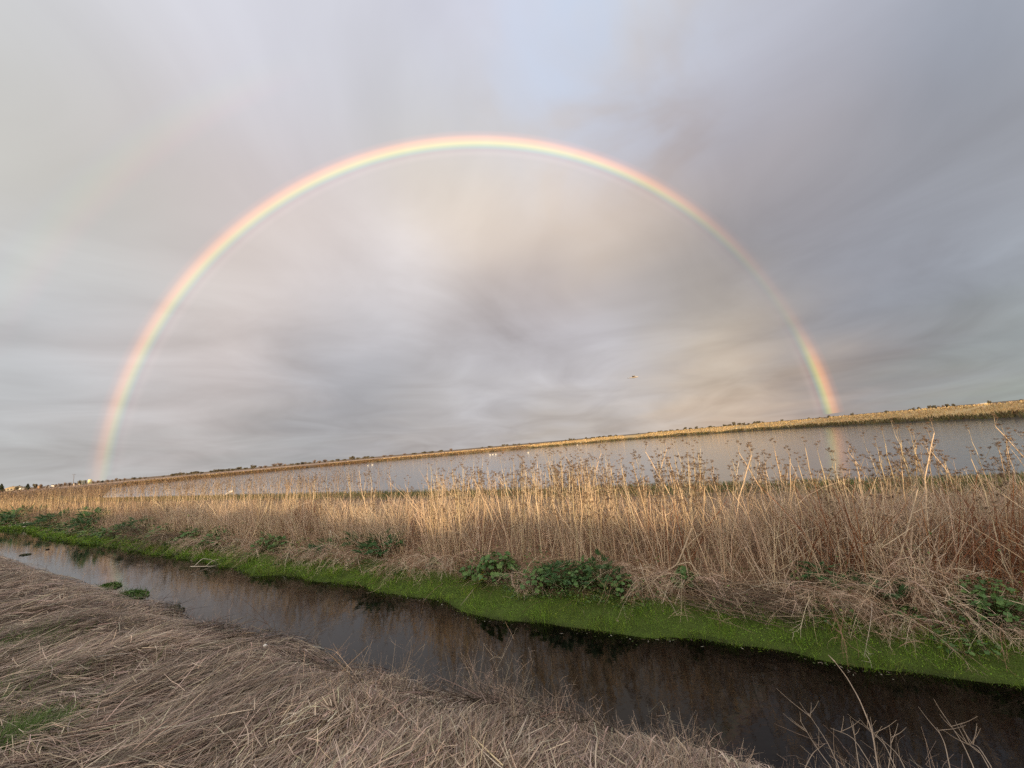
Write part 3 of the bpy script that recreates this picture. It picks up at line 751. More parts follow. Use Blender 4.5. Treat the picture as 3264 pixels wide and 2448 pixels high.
# far bank and fields: grass tussocks
ge = Geo()
def shore_points(N, o_lo, o_hi, power=1.0):
    seg = [(i-1, i) for i in range(1, len(POND)-1)]
    seg = [(a, b) for a, b in seg]
    ln = np.array([np.linalg.norm(POND[b]-POND[a]) for a, b in seg])
    wgt = ln/np.array([np.linalg.norm((POND[a]+POND[b])/2) for a, b in seg]); wgt /= wgt.sum()
    k = rng.choice(len(seg), N, p=wgt); t = rng.uniform(0, 1, N)
    a = POND[[q[0] for q in seg]][k]; b = POND[[q[1] for q in seg]][k]
    dirn = unit(b-a); nrm = np.c_[dirn[:, 1], -dirn[:, 0]]
    ctr = POND.mean(0)
    sgn = np.sign(np.sum(nrm*((a+b)/2-ctr), 1, keepdims=True))
    P = a+(b-a)*t[:, None]+nrm*sgn*(o_lo+(o_hi-o_lo)*rng.uniform(0, 1, N)**power)[:, None]
    o = -pond_depth(P[:, 0], P[:, 1]); ok = o > .2
    return P[ok], o[ok]
P, o = shore_points(34000, .2, 15, 1.0)
N = len(P); z = terrain(P[:, 0], P[:, 1]); r_ = np.hypot(P[:, 0], P[:, 1])
C = np.where((o < 3.2+1.2*wave_noise(P[:, 0], P[:, 1], 12.))[:, None], pick([(.10, .105, .04), (.15, .13, .05), (.22, .16, .07), (.14, .09, .05)], N, .2), pick([(.62, .47, .25), (.55, .40, .20), (.68, .53, .31), (.38, .26, .13)], N, .14, [.35, .3, .25, .1]))
dark = ((P[:, 0] < 5) & (o < 9)) | ((P[:, 0] < -70) & (o < 12))
C[dark] = pick([(.17, .10, .05), (.12, .08, .045), (.30, .19, .10), (.14, .11, .05)], dark.sum(), .2)
L = rng.uniform(.2, .5, N)*np.where(o < 3, 1.5, 1)
d = unit(np.c_[rng.normal(0, .35, (N, 2)), np.ones(N)])
ge.ribbons(arcs(np.c_[P, z-.03], d, L, rng.normal(0, .2, (N, 3))*[1, 1, .3], 3), (r_*.0016*rng.uniform(.5, 1.5, N))[:, None]*np.array([1, .8, .3])[None], unit(np.c_[randdir(N)[:, :2], np.zeros(N)]), C)
P, o = shore_points(9000, 16, 150, 1.6)
N = len(P); z = terrain(P[:, 0], P[:, 1]); r_ = np.hypot(P[:, 0], P[:, 1])
ge.ribbons(arcs(np.c_[P, z-.05], unit(np.c_[rng.normal(0, .3, (N, 2)), np.ones(N)]), rng.uniform(.2, .5, N), rng.normal(0, .2, (N, 3))*[1, 1, .3], 3), (r_*.002*rng.uniform(.5, 1.5, N))[:, None]*np.array([1, .8, .3])[None], unit(np.c_[randdir(N)[:, :2], np.zeros(N)]), pick([(.17, .12, .075), (.24, .17, .11), (.13, .10, .06), (.30, .21, .13)], N, .2))
tag(link('far_bank_grass', ge.mesh('far_bank_grass', M_STRAW)), 'golden dry grass on the bank across the pond', 'grass', kind='stuff')

# ------------------------------------------------------------------ bright green growth along the water's edge
ge = Geo()
N = 85000
u = rng.uniform(0, 1, N); s = 8*(70/8)**u-12
dd = rng.beta(1.15, 1.25, N)*1.15-.10
hem = np.interp(s, [-3, -.5, 2, 4, 6, 9, 20, 60], [.85, .58, .55, .68, .55, .46, .46, .45])+.13*wave_noise(s, 0*s, 3.1)+.09*wave_noise(s, 0*s+4, .9)
ok = (dd < hem) & (dd > .07*wave_noise(s, 0*s+2, .55)-.05) & ((wave_noise(s, dd*2.5, .8) > -.8) | (rng.uniform(0, 1, N) < .3)); s = s[ok]; dd = dd[ok]; N = len(s)
n = far_edge(s)+dd
x, y = to_xy(s, n); z = np.maximum(terrain(x, y), 0)
r_ = np.hypot(x, y)
size = np.maximum(.0065, r_*.0010)*rng.uniform(.6, 1.4, N)
cl = np.clip(.5+.8*wave_noise(x, y, .45), 0, 1.4)
P = np.c_[x, y, z+.012+rng.uniform(0, .07, N)*(.3+cl)]
u_ = unit(np.c_[rng.normal(0, 1, (N, 2)), rng.normal(.15, .4, N)]); v_ = unit(np.cross(u_, unit(np.c_[rng.normal(0, .5, (N, 2)), np.ones(N)])))
C = pick([(.20, .38, .03), (.15, .30, .025), (.27, .43, .045), (.11, .18, .025)], N, .18, [.35, .3, .2, .15])
C *= (.34+.70*np.clip(.55+.45*wave_noise(s, n*2, 1.1)+.3*wave_noise(s+9, n, .45), 0, 1))[:, None]
C[dd < .06] *= .45  # shadow along the waterline darkened into the leaf colour
yl = wave_noise(s+30, n, 1.9) > .9
C[yl] *= [1.15, .85, .9]
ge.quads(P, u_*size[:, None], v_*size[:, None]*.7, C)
Nb = 36000
u = rng.uniform(0, 1, Nb); s = 8*(60/8)**u-12; n = far_edge(s)-.06+rng.beta(1.1, 1.6, Nb)*np.interp(s, [-3, -.5, 2, 4, 6, 9, 60], [1.1, .8, .8, 1.0, .8, .65, .6])
x, y = to_xy(s, n); z = np.maximum(terrain(x, y), -.02)
ge.ribbons(arcs(np.c_[x, y, z-.01], unit(np.c_[rng.normal(0, .35, (Nb, 2)), np.ones(Nb)]), rng.uniform(.03, .09, Nb)*np.clip(1+1.1*wave_noise(x, y, .6), .4, 2.6), rng.normal(0, .3, (Nb, 3)), 3), np.maximum(.004, np.hypot(x, y)*.0006)[:, None]*np.array([1, .8, .2])[None], randdir(Nb), pick([(.20, .36, .035), (.14, .26, .03), (.26, .38, .05), (.14, .13, .05)], Nb, .2, [.35, .3, .2, .15]))
tag(link('bank_green', ge.mesh('bank_green', M_LEAF)), 'bright green ground cover along the far edge of the canal', 'ground cover', kind='stuff')

# low leafy weeds filling the foot of the bank between the larger plants
ge = Geo()
N = 26000
u = rng.uniform(0, 1, N); s = 8*(62/8)**u-12
dd = .42+rng.beta(1.6, 2.0, N)*.95
want = np.interp(s, [-4, -.8, -.2, 1.3, 1.9, 4.6, 5.2, 7, 9, 14, 50], [.55, .5, .25, .2, .75, .8, .2, .4, .45, .55, .6])
ok = (.5+.55*wave_noise(s+3, dd*1.5, 1.3)) > 1-want; s = s[ok]; dd = dd[ok]; N = len(s)
x, y = to_xy(s, far_edge(s)+dd); z = np.maximum(terrain(x, y), 0); r_ = np.hypot(x, y)
size = np.maximum(.017, r_*.0019)*rng.uniform(.5, 1.5, N)
hgt = np.abs(rng.normal(0, 1, N))*np.clip(.09+.10*wave_noise(x, y, .7), .03, .24)
u_ = unit(np.c_[rng.normal(0, 1, (N, 2)), rng.normal(0, .5, N)]); v_ = unit(np.cross(u_, unit(np.c_[rng.normal(-.2, .5, N), rng.normal(-.5, .5, N), np.ones(N)])))
ge.quads(np.c_[x, y, z+.01+hgt], u_*size[:, None], v_*size[:, None]*.75, pick([(.11, .20, .06), (.08, .15, .05), (.16, .25, .07), (.24, .27, .07), (.06, .10, .04)], N, .2, [.3, .3, .2, .08, .12]))
tag(link('bank_weeds', ge.mesh('bank_weeds', M_LEAF)), 'low dark green leafy weeds along the foot of the far bank', 'weeds', kind='stuff')

# ------------------------------------------------------------------ flattened dry grass on the near bank
def near_bank(N, n_lo=-1.2, n_hi=2.62, r0=1.5, r1=60, az0=-62, az1=52):
    X = []
    while sum(len(q) for q in X) < N:
        az = np.radians(rng.uniform(az0, az1, N*2)); r_ = r0*(r1/r0)**rng.uniform(0, 1, N*2)
        x, y = r_*np.sin(az), r_*np.cos(az); s, n = to_sn(x, y)
        ok = (n > n_lo) & (n < n_hi+np.interp(s, [0, 2.6], [.34, 0])+.12*np.sin(s*3.1)+.08*np.sin(s*7.7))
        X.append(np.c_[x, y][ok])
    P = np.concatenate(X)[:N]
    return P[:, 0], P[:, 1]
ge = Geo()
def mat_layer(N, lo, hi, lmin, lmax, w0, palette, p, tilt=.12, spread=.42, lift=.12):
    x, y = near_bank(N)
    z = terrain(x, y); r_ = np.hypot(x, y); s, n = to_sn(x, y)
    th = np.interp(x, [-6, -2.5, -1.0, .4, 2], [R(22), R(28), R(58), R(80), R(70)])
    th = th+.65*wave_noise(x, y, 2.6)+.3*wave_noise(x+5, y, .9)+rng.normal(0, spread, N)
    clump = np.clip(.5+.55*wave_noise(x-3, y+2, 1.1), 0, 1.2)
    z0 = z+lo+(hi-lo)*rng.uniform(0, 1, N)*(.35+clump)
    L = rng.uniform(lmin, lmax, N)*(1+.02*r_)
    tl = rng.normal(tilt, .16, N)
    d = unit(np.c_[np.cos(th), np.sin(th), np.tan(np.clip(tl, -.3, 1.2))])
    bend = np.c_[rng.normal(0, .10, (N, 2)), rng.uniform(-.28, .05, N)*lift/.12]
    w = np.maximum(w0*rng.uniform(.6, 1.6, N), r_*.0008)
    K = 4
    Pp = arcs(np.c_[x, y, z0], d, L, bend, K)
    gz = terrain(Pp[..., 0], Pp[..., 1]); Pp[..., 2] = np.maximum(Pp[..., 2], np.where(to_sn(Pp[..., 0], Pp[..., 1])[1] < 2.9, gz+.004, -.02))
    Pp[..., 2] = np.minimum(Pp[..., 2], np.maximum(gz, 0)+hi+.06)
    C = pick(palette, N, .2, p)*(.8+.4*np.clip(.5+.5*wave_noise(x, y, 1.9), 0, 1))[:, None]
    ge.ribbons(Pp, w[:, None]*np.array([.8, 1, .9, .4])[None], unit(np.cross(d, randdir(N))*.4+np.cross(d, np.array([[0, 0, 1.]]))), C)
STRAW = [(.44, .35, .28), (.32, .25, .20), (.56, .455, .365), (.155, .12, .098), (.65, .54, .435)]
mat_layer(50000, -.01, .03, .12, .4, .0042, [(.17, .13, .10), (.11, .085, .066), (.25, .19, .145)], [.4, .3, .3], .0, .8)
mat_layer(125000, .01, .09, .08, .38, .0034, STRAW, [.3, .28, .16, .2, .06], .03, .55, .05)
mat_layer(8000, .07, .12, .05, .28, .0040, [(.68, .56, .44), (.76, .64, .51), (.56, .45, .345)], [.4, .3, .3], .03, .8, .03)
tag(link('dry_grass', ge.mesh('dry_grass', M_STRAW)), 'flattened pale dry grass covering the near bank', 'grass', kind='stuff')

# upright tufts and branching twigs where the near bank drops to the canal
ge = Geo()
x, y = near_bank(11000, 1.75, 2.75, 1.8, 45)
N = len(x); z = terrain(x, y); s, n = to_sn(x, y)
L = rng.uniform(.06, .26, N)*np.clip(.8+.5*wave_noise(x, y, .8), .3, 1.5)*np.where((x > -1.6) & (x < .2), 1.25, 1)
d = unit(np.c_[rng.normal(.12, .35, N), rng.normal(.15, .35, N), np.ones(N)*.9])
w = np.maximum(.0028, np.hypot(x, y)*.0006)
C = pick(STRAW, N, .15, [.3, .3, .2, .15, .05])
Pp = arcs(np.c_[x, y, np.maximum(z, -.05)], d, L, rng.normal(0, .2, (N, 3)), 4)
ge.ribbons(Pp, w[:, None]*np.array([1, .9, .7, .3])[None], randdir(N), C)
T = 34000; k = rng.integers(0, N, T); t = rng.uniform(.3, .95, T)
b = Pp[k, 0]+(Pp[k, 3]-Pp[k, 0])*t[:, None]
ge.ribbons(arcs(b, unit(np.c_[rng.normal(0, .8, (T, 2)), rng.uniform(.2, 1.2, T)]), L[k]*rng.uniform(.1, .4, T), rng.normal(0, .2, (T, 3)), 3), (w[k]*.65)[:, None]*np.array([1, .9, .6])[None], randdir(T), C[k])
tag(link('bank_twigs', ge.mesh('bank_twigs', M_STRAW)), 'dry twigs and tufts fringing the near edge of the canal', 'twigs', kind='stuff')

# dark rotting stalks in a line just inside that edge
ge = Geo()
ctr = [(-2.14, 4.2, .5), (-2.7, 4.55, .45), (-1.6, 3.85, .4), (-3.9, 5.3, .5), (-4.8, 5.9, .5), (-5.9, 6.6, .5), (-3.2, 4.6, .35), (-1.0, 3.35, .4), (-.3, 2.95, .4), (.3, 2.75, .35)]
for cx_, cy_, rad in ctr:
    N = 170
    x = cx_+rng.normal(0, rad*.55, N); y = cy_+rng.normal(0, rad*.3, N); z = terrain(x, y)
    th = rng.normal(2.55, .6, N)
    ge.tubes(arcs(np.c_[x, y, z+rng.uniform(.08, .2, N)], unit(np.c_[np.cos(th), np.sin(th), rng.normal(.0, .1, N)]), rng.uniform(.1, .4, N), np.c_[rng.normal(0, .2, (N, 2)), rng.uniform(-.25, .03, N)], 4), rng.uniform(.002, .0045, (N, 1))*np.array([[1, .9, .8, .4]]), pick([(.12, .095, .08), (.16, .125, .105), (.08, .064, .056), (.27, .215, .18)], N, .2))
tag(link('dark_debris', ge.mesh('dark_debris', M_STEM)), 'dark rotting stalks lying along the brow of the near bank', 'dead stalks', kind='stuff')

# green grass coming through at the lower left
ge = Geo()
for cx_, cy_, rad, N in [(-3.5, 2.85, .30, 2600), (-5.5, 4.6, .6, 700), (-4.4, 3.4, .8, 800)]:
    x = cx_+rng.normal(0, rad*.5, N); y = cy_+rng.normal(0, rad*.42, N); z = terrain(x, y)
    th = rng.normal(R(40), .8, N)
    ge.ribbons(arcs(np.c_[x, y, z], unit(np.c_[np.cos(th)*.7, np.sin(th)*.7, rng.uniform(.5, 1.2, N)]), rng.uniform(.07, .2, N), rng.normal(0, .3, (N, 3))*[1, 1, .6], 4), (.0042*rng.uniform(.6, 1.3, N))[:, None]*np.array([1, .95, .7, .2])[None], randdir(N), pick([(.11, .19, .05), (.15, .23, .07), (.08, .13, .04)], N, .2))
tag(link('green_grass', ge.mesh('green_grass', M_LEAF)), 'fresh green grass showing through the dry grass at lower left', 'grass', kind='stuff')

# pale flecks floating along the far waterline
ge = Geo()
N = 420
s = rng.uniform(-2.6, 12, N); n = far_edge(s)-.02-np.abs(rng.normal(0, .07, N))
keep = rng.uniform(0, 1, N) < np.clip(.5+.8*wave_noise(s, 0*s, 2.), .05, 1); s = s[keep]; n = n[keep]; N = len(s)
x, y = to_xy(s, n)
th = rng.uniform(0, 6.28, N)
u_ = np.c_[np.cos(th), np.sin(th), np.zeros(N)]; v_ = np.c_[-np.sin(th), np.cos(th), np.zeros(N)]
ge.quads(np.c_[x, y, np.full(N, .006)], u_*rng.uniform(.006, .03, (N, 1)), v_*rng.uniform(.003, .01, (N, 1)), pick([(.3, .27, .22), (.45, .42, .36), (.12, .16, .05), (.15, .12, .09)], N, .2))
tag(link('floating_debris', ge.mesh('floating_debris', M_STRAW)), 'pale plant bits floating along the far waterline of the canal', 'debris', kind='stuff')
# ------------------------------------------------------------------ tall stalks with seed heads
def stalk_variant(seed, h, lean):
    global rng
    keep = rng; rng = np.random.default_rng(seed)
    st, hd = Geo(), Geo()
    d = unit(np.array([[rng.normal(0, lean), rng.normal(0, lean), 1.]]))
    bend = rng.normal(0, .07, (1, 3))*[1, 1, 0]
    K = 9
    P = arcs(np.zeros((1, 3))-[0, 0, .04], d, np.array([h*.86]), bend, K)
    P[:, 1:, :2] += np.cumsum(rng.normal(0, .010, (1, K-1, 2)), 1)
    c = pick([(.62, .51, .37), (.54, .43, .30), (.68, .57, .43)], 1, .08)
    st.tubes(P, np.linspace(.0098, .0042, K)[None]*rng.uniform(.75, 1.2), c, 5)
    for k in range(2, K-2, 2):
        st.tubes(np.stack([P[:, k]-[0, 0, .008], P[:, k]+[0, 0, .008]], 1), np.array([[.0118, .0118]])*(1-k*.05), c*.8, 5)
    nb = rng.integers(5, 9); bt = np.sort(rng.uniform(.42, 1.0, nb)); bt[-1] = 1
    heads = []
    for t in bt:
        i = min(int(t*(K-1)), K-2); f = t*(K-1)-i
        b = P[0, i]*(1-f)+P[0, i+1]*f
        a = rng.uniform(0, 6.28); sp = rng.uniform(.25, .8) if t < 1 else .1
        dd = unit(np.array([[math.cos(a)*sp, math.sin(a)*sp, 1.]]))
        L = (1.08-t*.75)*rng.uniform(.32, .62)*h*.62
        Q = arcs(b[None], dd, np.array([L]), np.array([[0, 0, .12]]), 5)
        st.tubes(Q, np.linspace(.0034, .0014, 5)[None], c*.72, 3)
        heads.append((Q[0, -1], rng.uniform(.024, .044)))
        for _ in range(rng.integers(1, 3)):
            q = Q[0, rng.integers(1, 4)]; a2 = rng.uniform(0, 6.28)
            Q2 = arcs(q[None], unit(np.array([[math.cos(a2)*.6, math.sin(a2)*.6, 1.]])), np.array([L*rng.uniform(.3, .55)]), np.array([[0, 0, .1]]), 4)
            st.tubes(Q2, np.linspace(.0022, .001, 4)[None], c*.62, 3)
            heads.append((Q2[0, -1], rng.uniform(.016, .03)))
    for p, rr in heads:
        nr = rng.integers(9, 14); a = rng.uniform(0, 6.28, nr); q = rr*rng.uniform(.35, 1, nr)
        tip = np.c_[np.cos(a)*q, np.sin(a)*q, .028-q*.35+rng.normal(0, .003, nr)]+p
        hd.tubes(np.stack([np.repeat(p[None], nr, 0), tip], 1), np.full((nr, 2), .0009), pick([(.16, .11, .07)], nr), 3)
        m = 2; tt = np.repeat(tip, m, 0)+rng.normal(0, .004, (nr*m, 3)); u = randdir(nr*m); v = unit(np.cross(u, randdir(nr*m)))
        hd.quads(tt, u*.0072, v*.0048, pick([(.18, .125, .085), (.24, .165, .11), (.13, .09, .065)], nr*m, .15))
    a = st.mesh('stem', M_STEM), hd.mesh('seed_heads', M_STEM)
    rng = keep
    return a
VAR = [stalk_variant(100+i, h, l) for i, (h, l) in enumerate([(1.62, .05), (1.5, .08), (1.72, .04), (1.4, .1), (1.56, .06), (1.3, .13), (1.66, .05), (1.45, .2), (1.78, .05), (1.35, .07), (1.55, .16), (1.2, .1)])]
protos = []
STALK_GROUPS = [(-4, .9, 80, 'tall dry stalk with dark seed heads above the weeds at right', 'tall stalks at the right'),
                (.9, 3.2, 72, 'tall dry stalk with dark seed heads right of the golden middle clump', 'tall stalks right of the middle'),
                (3.2, 7.0, 90, 'tall sunlit golden stalk with dark seed heads mid bank', 'golden tall stalks in the middle'),
                (7.0, 26, 58, 'tall dry stalk with dark seed heads above the weeds at left', 'tall stalks at the left')]
pr = np.random.default_rng(5)
i = 0
for s0, s1, cnt, label, grp in STALK_GROUPS:
    for _ in range(cnt):
        s_ = s0+(s1-s0)*pr.uniform(0, 1)**(1.4 if s1 > 20 else 1); n_ = float(far_edge(s_))+pr.uniform(1.0, 3.9)
        if s0 == 3.2 and pr.uniform() < .55: s_ = pr.choice([3.5, 4.0, 5.3, 6.2])+pr.normal(0, .12)
        x, y = to_xy(s_, n_); z = zt(x, y)
        k = int(pr.integers(0, 12))
        if s0 == 3.2 and k in (7, 10, 5): k = int(pr.choice([0, 2, 6, 8]))
        cap = (EYE-.02*n_-z)/1.66
        sc = min(pr.uniform(.84, 1.14), cap)
        t = empty('dry_stalk', (x, y, z), pr.uniform(0, 6.28), sc)
        tag(t, label, 'dry stalk', grp)
        link('stem', VAR[k][0], t); tag(link('seed_heads', VAR[k][1], t), kind='stuff')
        i += 1
# the same plants beyond those, too small to tell apart
ge = Geo()
N = 2600
u = rng.uniform(0, 1, N); s = 12+(110-12)*u**1.5; n = 6.9+rng.beta(1.1, 1.6, N)*4.5
x, y = to_xy(s, n); z = terrain(x, y); r_ = np.hypot(x, y)
L = np.minimum(rng.uniform(1.15, 1.8, N), EYE-.03*n-z)
P = arcs(np.c_[x, y, z], unit(np.c_[rng.normal(0, .1, (N, 2)), np.ones(N)]), L, rng.normal(0, .08, (N, 3))*[1, 1, 0], 4)
w = np.maximum(.008, r_*.00042)
ge.ribbons(P, w[:, None]*np.array([1, .8, .6, .3])[None], unit(np.c_[randdir(N)[:, :2], np.zeros(N)]), pick([(.46, .36, .24), (.38, .28, .18), (.52, .41, .28)], N, .12))
T = N*6; k = rng.integers(0, N, T)
b = P[k, 2]+(P[k, 3]-P[k, 2])*rng.uniform(0, 1, (T, 1))
dd = unit(np.c_[rng.normal(0, .6, (T, 2)), np.ones(T)]); LL = rng.uniform(.08, .4, T)
Q = arcs(b, dd, LL, rng.normal(0, .1, (T, 3)), 3)
ge.ribbons(Q, (w[k]*.45)[:, None]*np.ones((1, 3)), randdir(T), pick([(.25, .18, .12)], T, .2))
sz = np.maximum(.026, r_[k]*.0011)[:, None]*rng.uniform(.5, 1.2, (T, 1))
u_ = unit(np.c_[rng.normal(0, 1, (T, 2)), rng.normal(0, .25, T)]); v_ = unit(np.cross(u_, np.array([[0, 0, 1.]])))
ge.quads(Q[:, -1], u_*sz, v_*sz*.4+np.array([[0, 0, 1.]])*sz*.22, pick([(.10, .066, .045), (.14, .09, .06)], T, .2))
tag(link('distant_stalks', ge.mesh('distant_stalks', M_STEM)), 'thin dry stalks with seed heads farther along the weed strip', 'dry stalks', kind='stuff')

# ------------------------------------------------------------------ leafy plants on the far bank
def leaf_mesh(kind, seed):
    r_ = np.random.default_rng(seed); q = Geo()
    if kind == 'mallow':
        m = 14; a = np.linspace(0, 2*np.pi, m, endpoint=False)
        lob = .5*(1+.13*np.cos(a*5))*np.where(np.abs(a-np.pi) < .25, .55, 1)
        V = [(0, 0, -.05)]+[(lob[i]*math.cos(a[i])+.12, lob[i]*math.sin(a[i]), .09*abs(math.sin(a[i]*2.5))+r_.normal(0, .02)) for i in range(m)]
        q.raw(V, np.array([(.10, .20, .065)]) if seed % 3 else np.array([(.14, .25, .075)]), None, [(0, i+1, (i+1) % m+1) for i in range(m)])
    elif kind == 'yellow':
        m = 8; a = np.linspace(0, 2*np.pi, m, endpoint=False)
        V = [(0, 0, 0)]+[(.6*math.cos(t), .3*math.sin(t), .06*r_.normal()) for t in a]
        q.raw(V, np.array([(.45, .42, .06)]), None, [(0, i+1, (i+1) % m+1) for i in range(m)])
    else:                                     # feathery divided leaf: a midrib and many narrow leaflets
        B = 22; t = np.linspace(.1, 1, B)
        side = np.where(np.arange(B) % 2, 1, -1)
        base = np.c_[t, np.zeros(B), .25*t-.28*t*t]
        d = unit(np.c_[.55*np.ones(B), side, .12*np.ones(B)])
        L = .42*(1.08-t)
        q.ribbons(arcs(base, d, L, np.zeros((B, 3)), 3), np.array([[.05, .05, .02]]), np.tile([0, .3, .95], (B, 1)), np.tile([(.10, .20, .085)], (B, 1))*r_.uniform(.8, 1.25, (B, 1)))
        q.ribbons(arcs(base, d*[1, -1, 1], L*.7, np.zeros((B, 3)), 3), np.array([[.04, .04, .02]]), np.tile([0, .3, .95], (B, 1)), np.tile([(.09, .19, .08)], (B, 1)))
        q.ribbons(np.stack([np.c_[t[[0]]*0, [0], [0]], base[[B//2]], base[[-1]]], 1), np.array([[.03, .02, .01]]), np.array([[0, 1., 0]]), np.array([(.09, .13, .06)]))
    return q.mesh('leaf', M_LEAF)
LEAF = {'mallow': [leaf_mesh('mallow', s_) for s_ in range(3)], 'fern': [leaf_mesh('fern', s_) for s_ in range(2)], 'yellow': [leaf_mesh('yellow', 0)]}

def leafy(kind, x, y, size, hgt, nleaf, lsize, label, seed, cat='plant'):
    r_ = np.random.default_rng(seed)
    t = empty('mallow_plant' if kind == 'mallow' else ('fennel_plant' if kind == 'fern' else 'sprout'), (x, y, zt(x, y)), r_.uniform(0, 6.28))
    tag(t, label, cat, 'green leafy plants on the far bank')
    q = Geo()
    for k in range(int(nleaf*1.9)):
        rad = size*math.sqrt(r_.uniform(0, 1)); a = r_.uniform(0, 6.28)
        p = np.array([rad*math.cos(a), rad*math.sin(a), hgt*(1-.75*(rad/size)**2)*r_.uniform(.55, 1.05)+.02])
        o = link('leaf', LEAF[kind][k % len(LEAF[kind])], t, tuple(p), (r_.normal(0, .38), r_.normal(.28 if kind == 'mallow' else -.35, .32), a+r_.normal(0, .5)), lsize*r_.uniform(.45, 1.1))
        st = arcs(np.array([[p[0]*.15, p[1]*.15, -.03]]), unit(np.array([p-[p[0]*.15, p[1]*.15, -.03]])), np.array([np.linalg.norm(p-[p[0]*.15, p[1]*.15, -.03])]), np.zeros((1, 3)), 3)
        q.tubes(st, np.array([[.004, .003, .002]]), np.array([(.09, .12, .04)]), 3)
    link('stems', q.mesh('stems', M_LEAF), t)

LEAFY = [('mallow',-.55,7.62,.42,.50,80,.115,'large broad-leaved green plant at the middle of the far bank'),
 ('mallow',-1.14,8.06,.16,.30,18,.10,'small broad-leaved green plant just left of the large middle one'),
 ('mallow',.16,7.12,.34,.40,60,.085,'green leafy mound just right of the large middle plant'),
 ('fern',.52,6.98,.32,.42,44,.20,'feathery green mound between the two leafy mounds right of the middle'),
 ('mallow',.86,6.85,.34,.42,60,.08,'second green leafy mound right of the middle of the bank'),
 ('fern',1.12,6.7,.30,.46,40,.20,'feathery green plant beneath tall golden stalks right of middle'),
 ('mallow',1.36,6.48,.28,.32,50,.07,'low yellow-green leafy mound above the bright green edge'),
 ('mallow',2.28,6.28,.20,.34,34,.10,'dark broad-leaved plant beside the pale forked branch'),
 ('fern',3.80,5.58,.18,.30,18,.2,'feathery plant above the brushwood pile at right'),
 ('fern',4.25,5.35,.30,.26,26,.2,'feathery dark green spread above the broad leaves at right'),
 ('mallow',4.26,5.10,.22,.16,40,.075,'low dark broad-leaved plant in a hollow at right'),
 ('mallow',4.95,4.75,.34,.50,130,.058,'largest dark green leafy bush near the right edge'),
 ('mallow',4.42,4.56,.26,.14,36,.05,'low green leaves beside the water near the right edge'),
 ('fern',-3.34,9.72,0.49,0.43,54,.26,'big feathery green plant left of the middle stalks'),
 ('fern',-5.17,10.8,0.34,0.33,30,.24,'small feathery plant under a white broken stalk'),
 ('mallow',-6.7,11.5,0.35,0.40,44,.10,'leafy green plant left of the white broken stalk'),
 ('mallow',-1.92,8.6,.14,.22,14,.08,'tiny leafy plant left of the drooping dry bushes mid bank'),
 ('mallow',-9.84,13.5,0.57,0.62,74,.12,'dense green leafy bush above the white driftwood branch'),
 ('mallow',-11.6,14.5,0.49,0.53,57,.12,'green leafy bush left of the one above the driftwood'),
 ('mallow',-13.7,15.8,0.54,0.50,57,.13,'broad green patch on the left bank above a dark drooping bush'),
 ('fern',-16.5,17.7,0.61,0.50,44,.34,'grey-green feathery patch on the left bank'),
 ('mallow',-17.9,18.1,0.54,0.43,47,.13,'low green leaves at the waterline on the left bank'),
 ('fern',-21.3,20.4,0.68,0.94,68,.42,'dark green upright bush on the left bank'),
 ('fern',-27.7,24.5,1.08,0.62,57,.5,'grey-green shrub patch far along the left bank'),
 ('fern',-35.5,29.0,1.49,0.75,68,.6,'green shrub patch at the left edge of the bank'),
 ('mallow',-7.3,11.8,0.41,0.43,44,.1,'leafy plant touching the rusty weeds left of middle'),
 ('fern',-4.25,10.5,0.30,0.30,27,.22,'small feathery plant behind the big feathery one'),
 ('yellow',-.82,7.5,.07,.24,14,.055,'small yellow sprout at the foot of the middle bank')]
for j, a in enumerate(LEAFY): leafy(*a, seed=300+j)

# ------------------------------------------------------------------ dry bushes slumped down the bank
def slumped_mesh(seed, dark=False):
    global rng
    keep = rng; rng = np.random.default_rng(seed)
    q = Geo(); N = 26
    a = rng.normal(-np.pi/2, 1.1, N)                 # local -y faces the water
    d = unit(np.c_[np.cos(a), np.sin(a), rng.uniform(-.1, .9, N)])
    L = rng.uniform(.25, .95, N)
    P = arcs(np.tile([0, 0, .20], (N, 1))+rng.normal(0, 1, (N, 3))*[.14, .07, .05], d, L, np.c_[rng.normal(0, .12, (N, 2)), rng.uniform(-.95, -.35, N)], 6)
    pal = [(.16, .12, .085), (.12, .09, .065), (.22, .16, .115)] if dark else [(.62, .49, .38), (.50, .38, .29), (.72, .59, .47), (.36, .22, .15)]
    C = pick(pal, N, .12)
    q.tubes(P, rng.uniform(.0025, .0055, (N, 1))*np.array([[1, .9, .8, .65, .5, .3]]), C, 4)
    T = 420; k = rng.integers(0, N, T); i = rng.integers(1, 5, T); f = rng.uniform(0, 1, (T, 1))
    b = P[k, i]*(1-f)+P[k, i+1]*f
    dd = unit((P[k, i+1]-P[k, i])/(np.linalg.norm(P[k, i+1]-P[k, i], axis=1, keepdims=True)+1e-6)+rng.normal(0, .55, (T, 3)))
    Q = arcs(b, dd, rng.uniform(.06, .26, T), rng.normal(0, .2, (T, 3)), 3)
    q.ribbons(Q, np.array([[.0034, .003, .0018]]), randdir(T), C[k]*rng.uniform(.75, 1.1, (T, 1)))
    T2 = 800; k2 = rng.integers(0, T, T2)
    b2 = Q[k2, 1]+(Q[k2, 2]-Q[k2, 1])*rng.uniform(0, 1, (T2, 1))
    q.ribbons(arcs(b2, unit(randdir(T2)+[0, -.4, 0]), rng.uniform(.03, .10, T2), rng.normal(0, .2, (T2, 3)), 3), np.array([[.0026, .0024, .0016]]), randdir(T2), C[k[k2]]*rng.uniform(.7, 1.05, (T2, 1)))
    me = q.mesh('dry_bush', M_STEM); rng = keep
    return me
SL = [slumped_mesh(400+i) for i in range(5)]; SLD = [slumped_mesh(420+i, True) for i in range(2)]
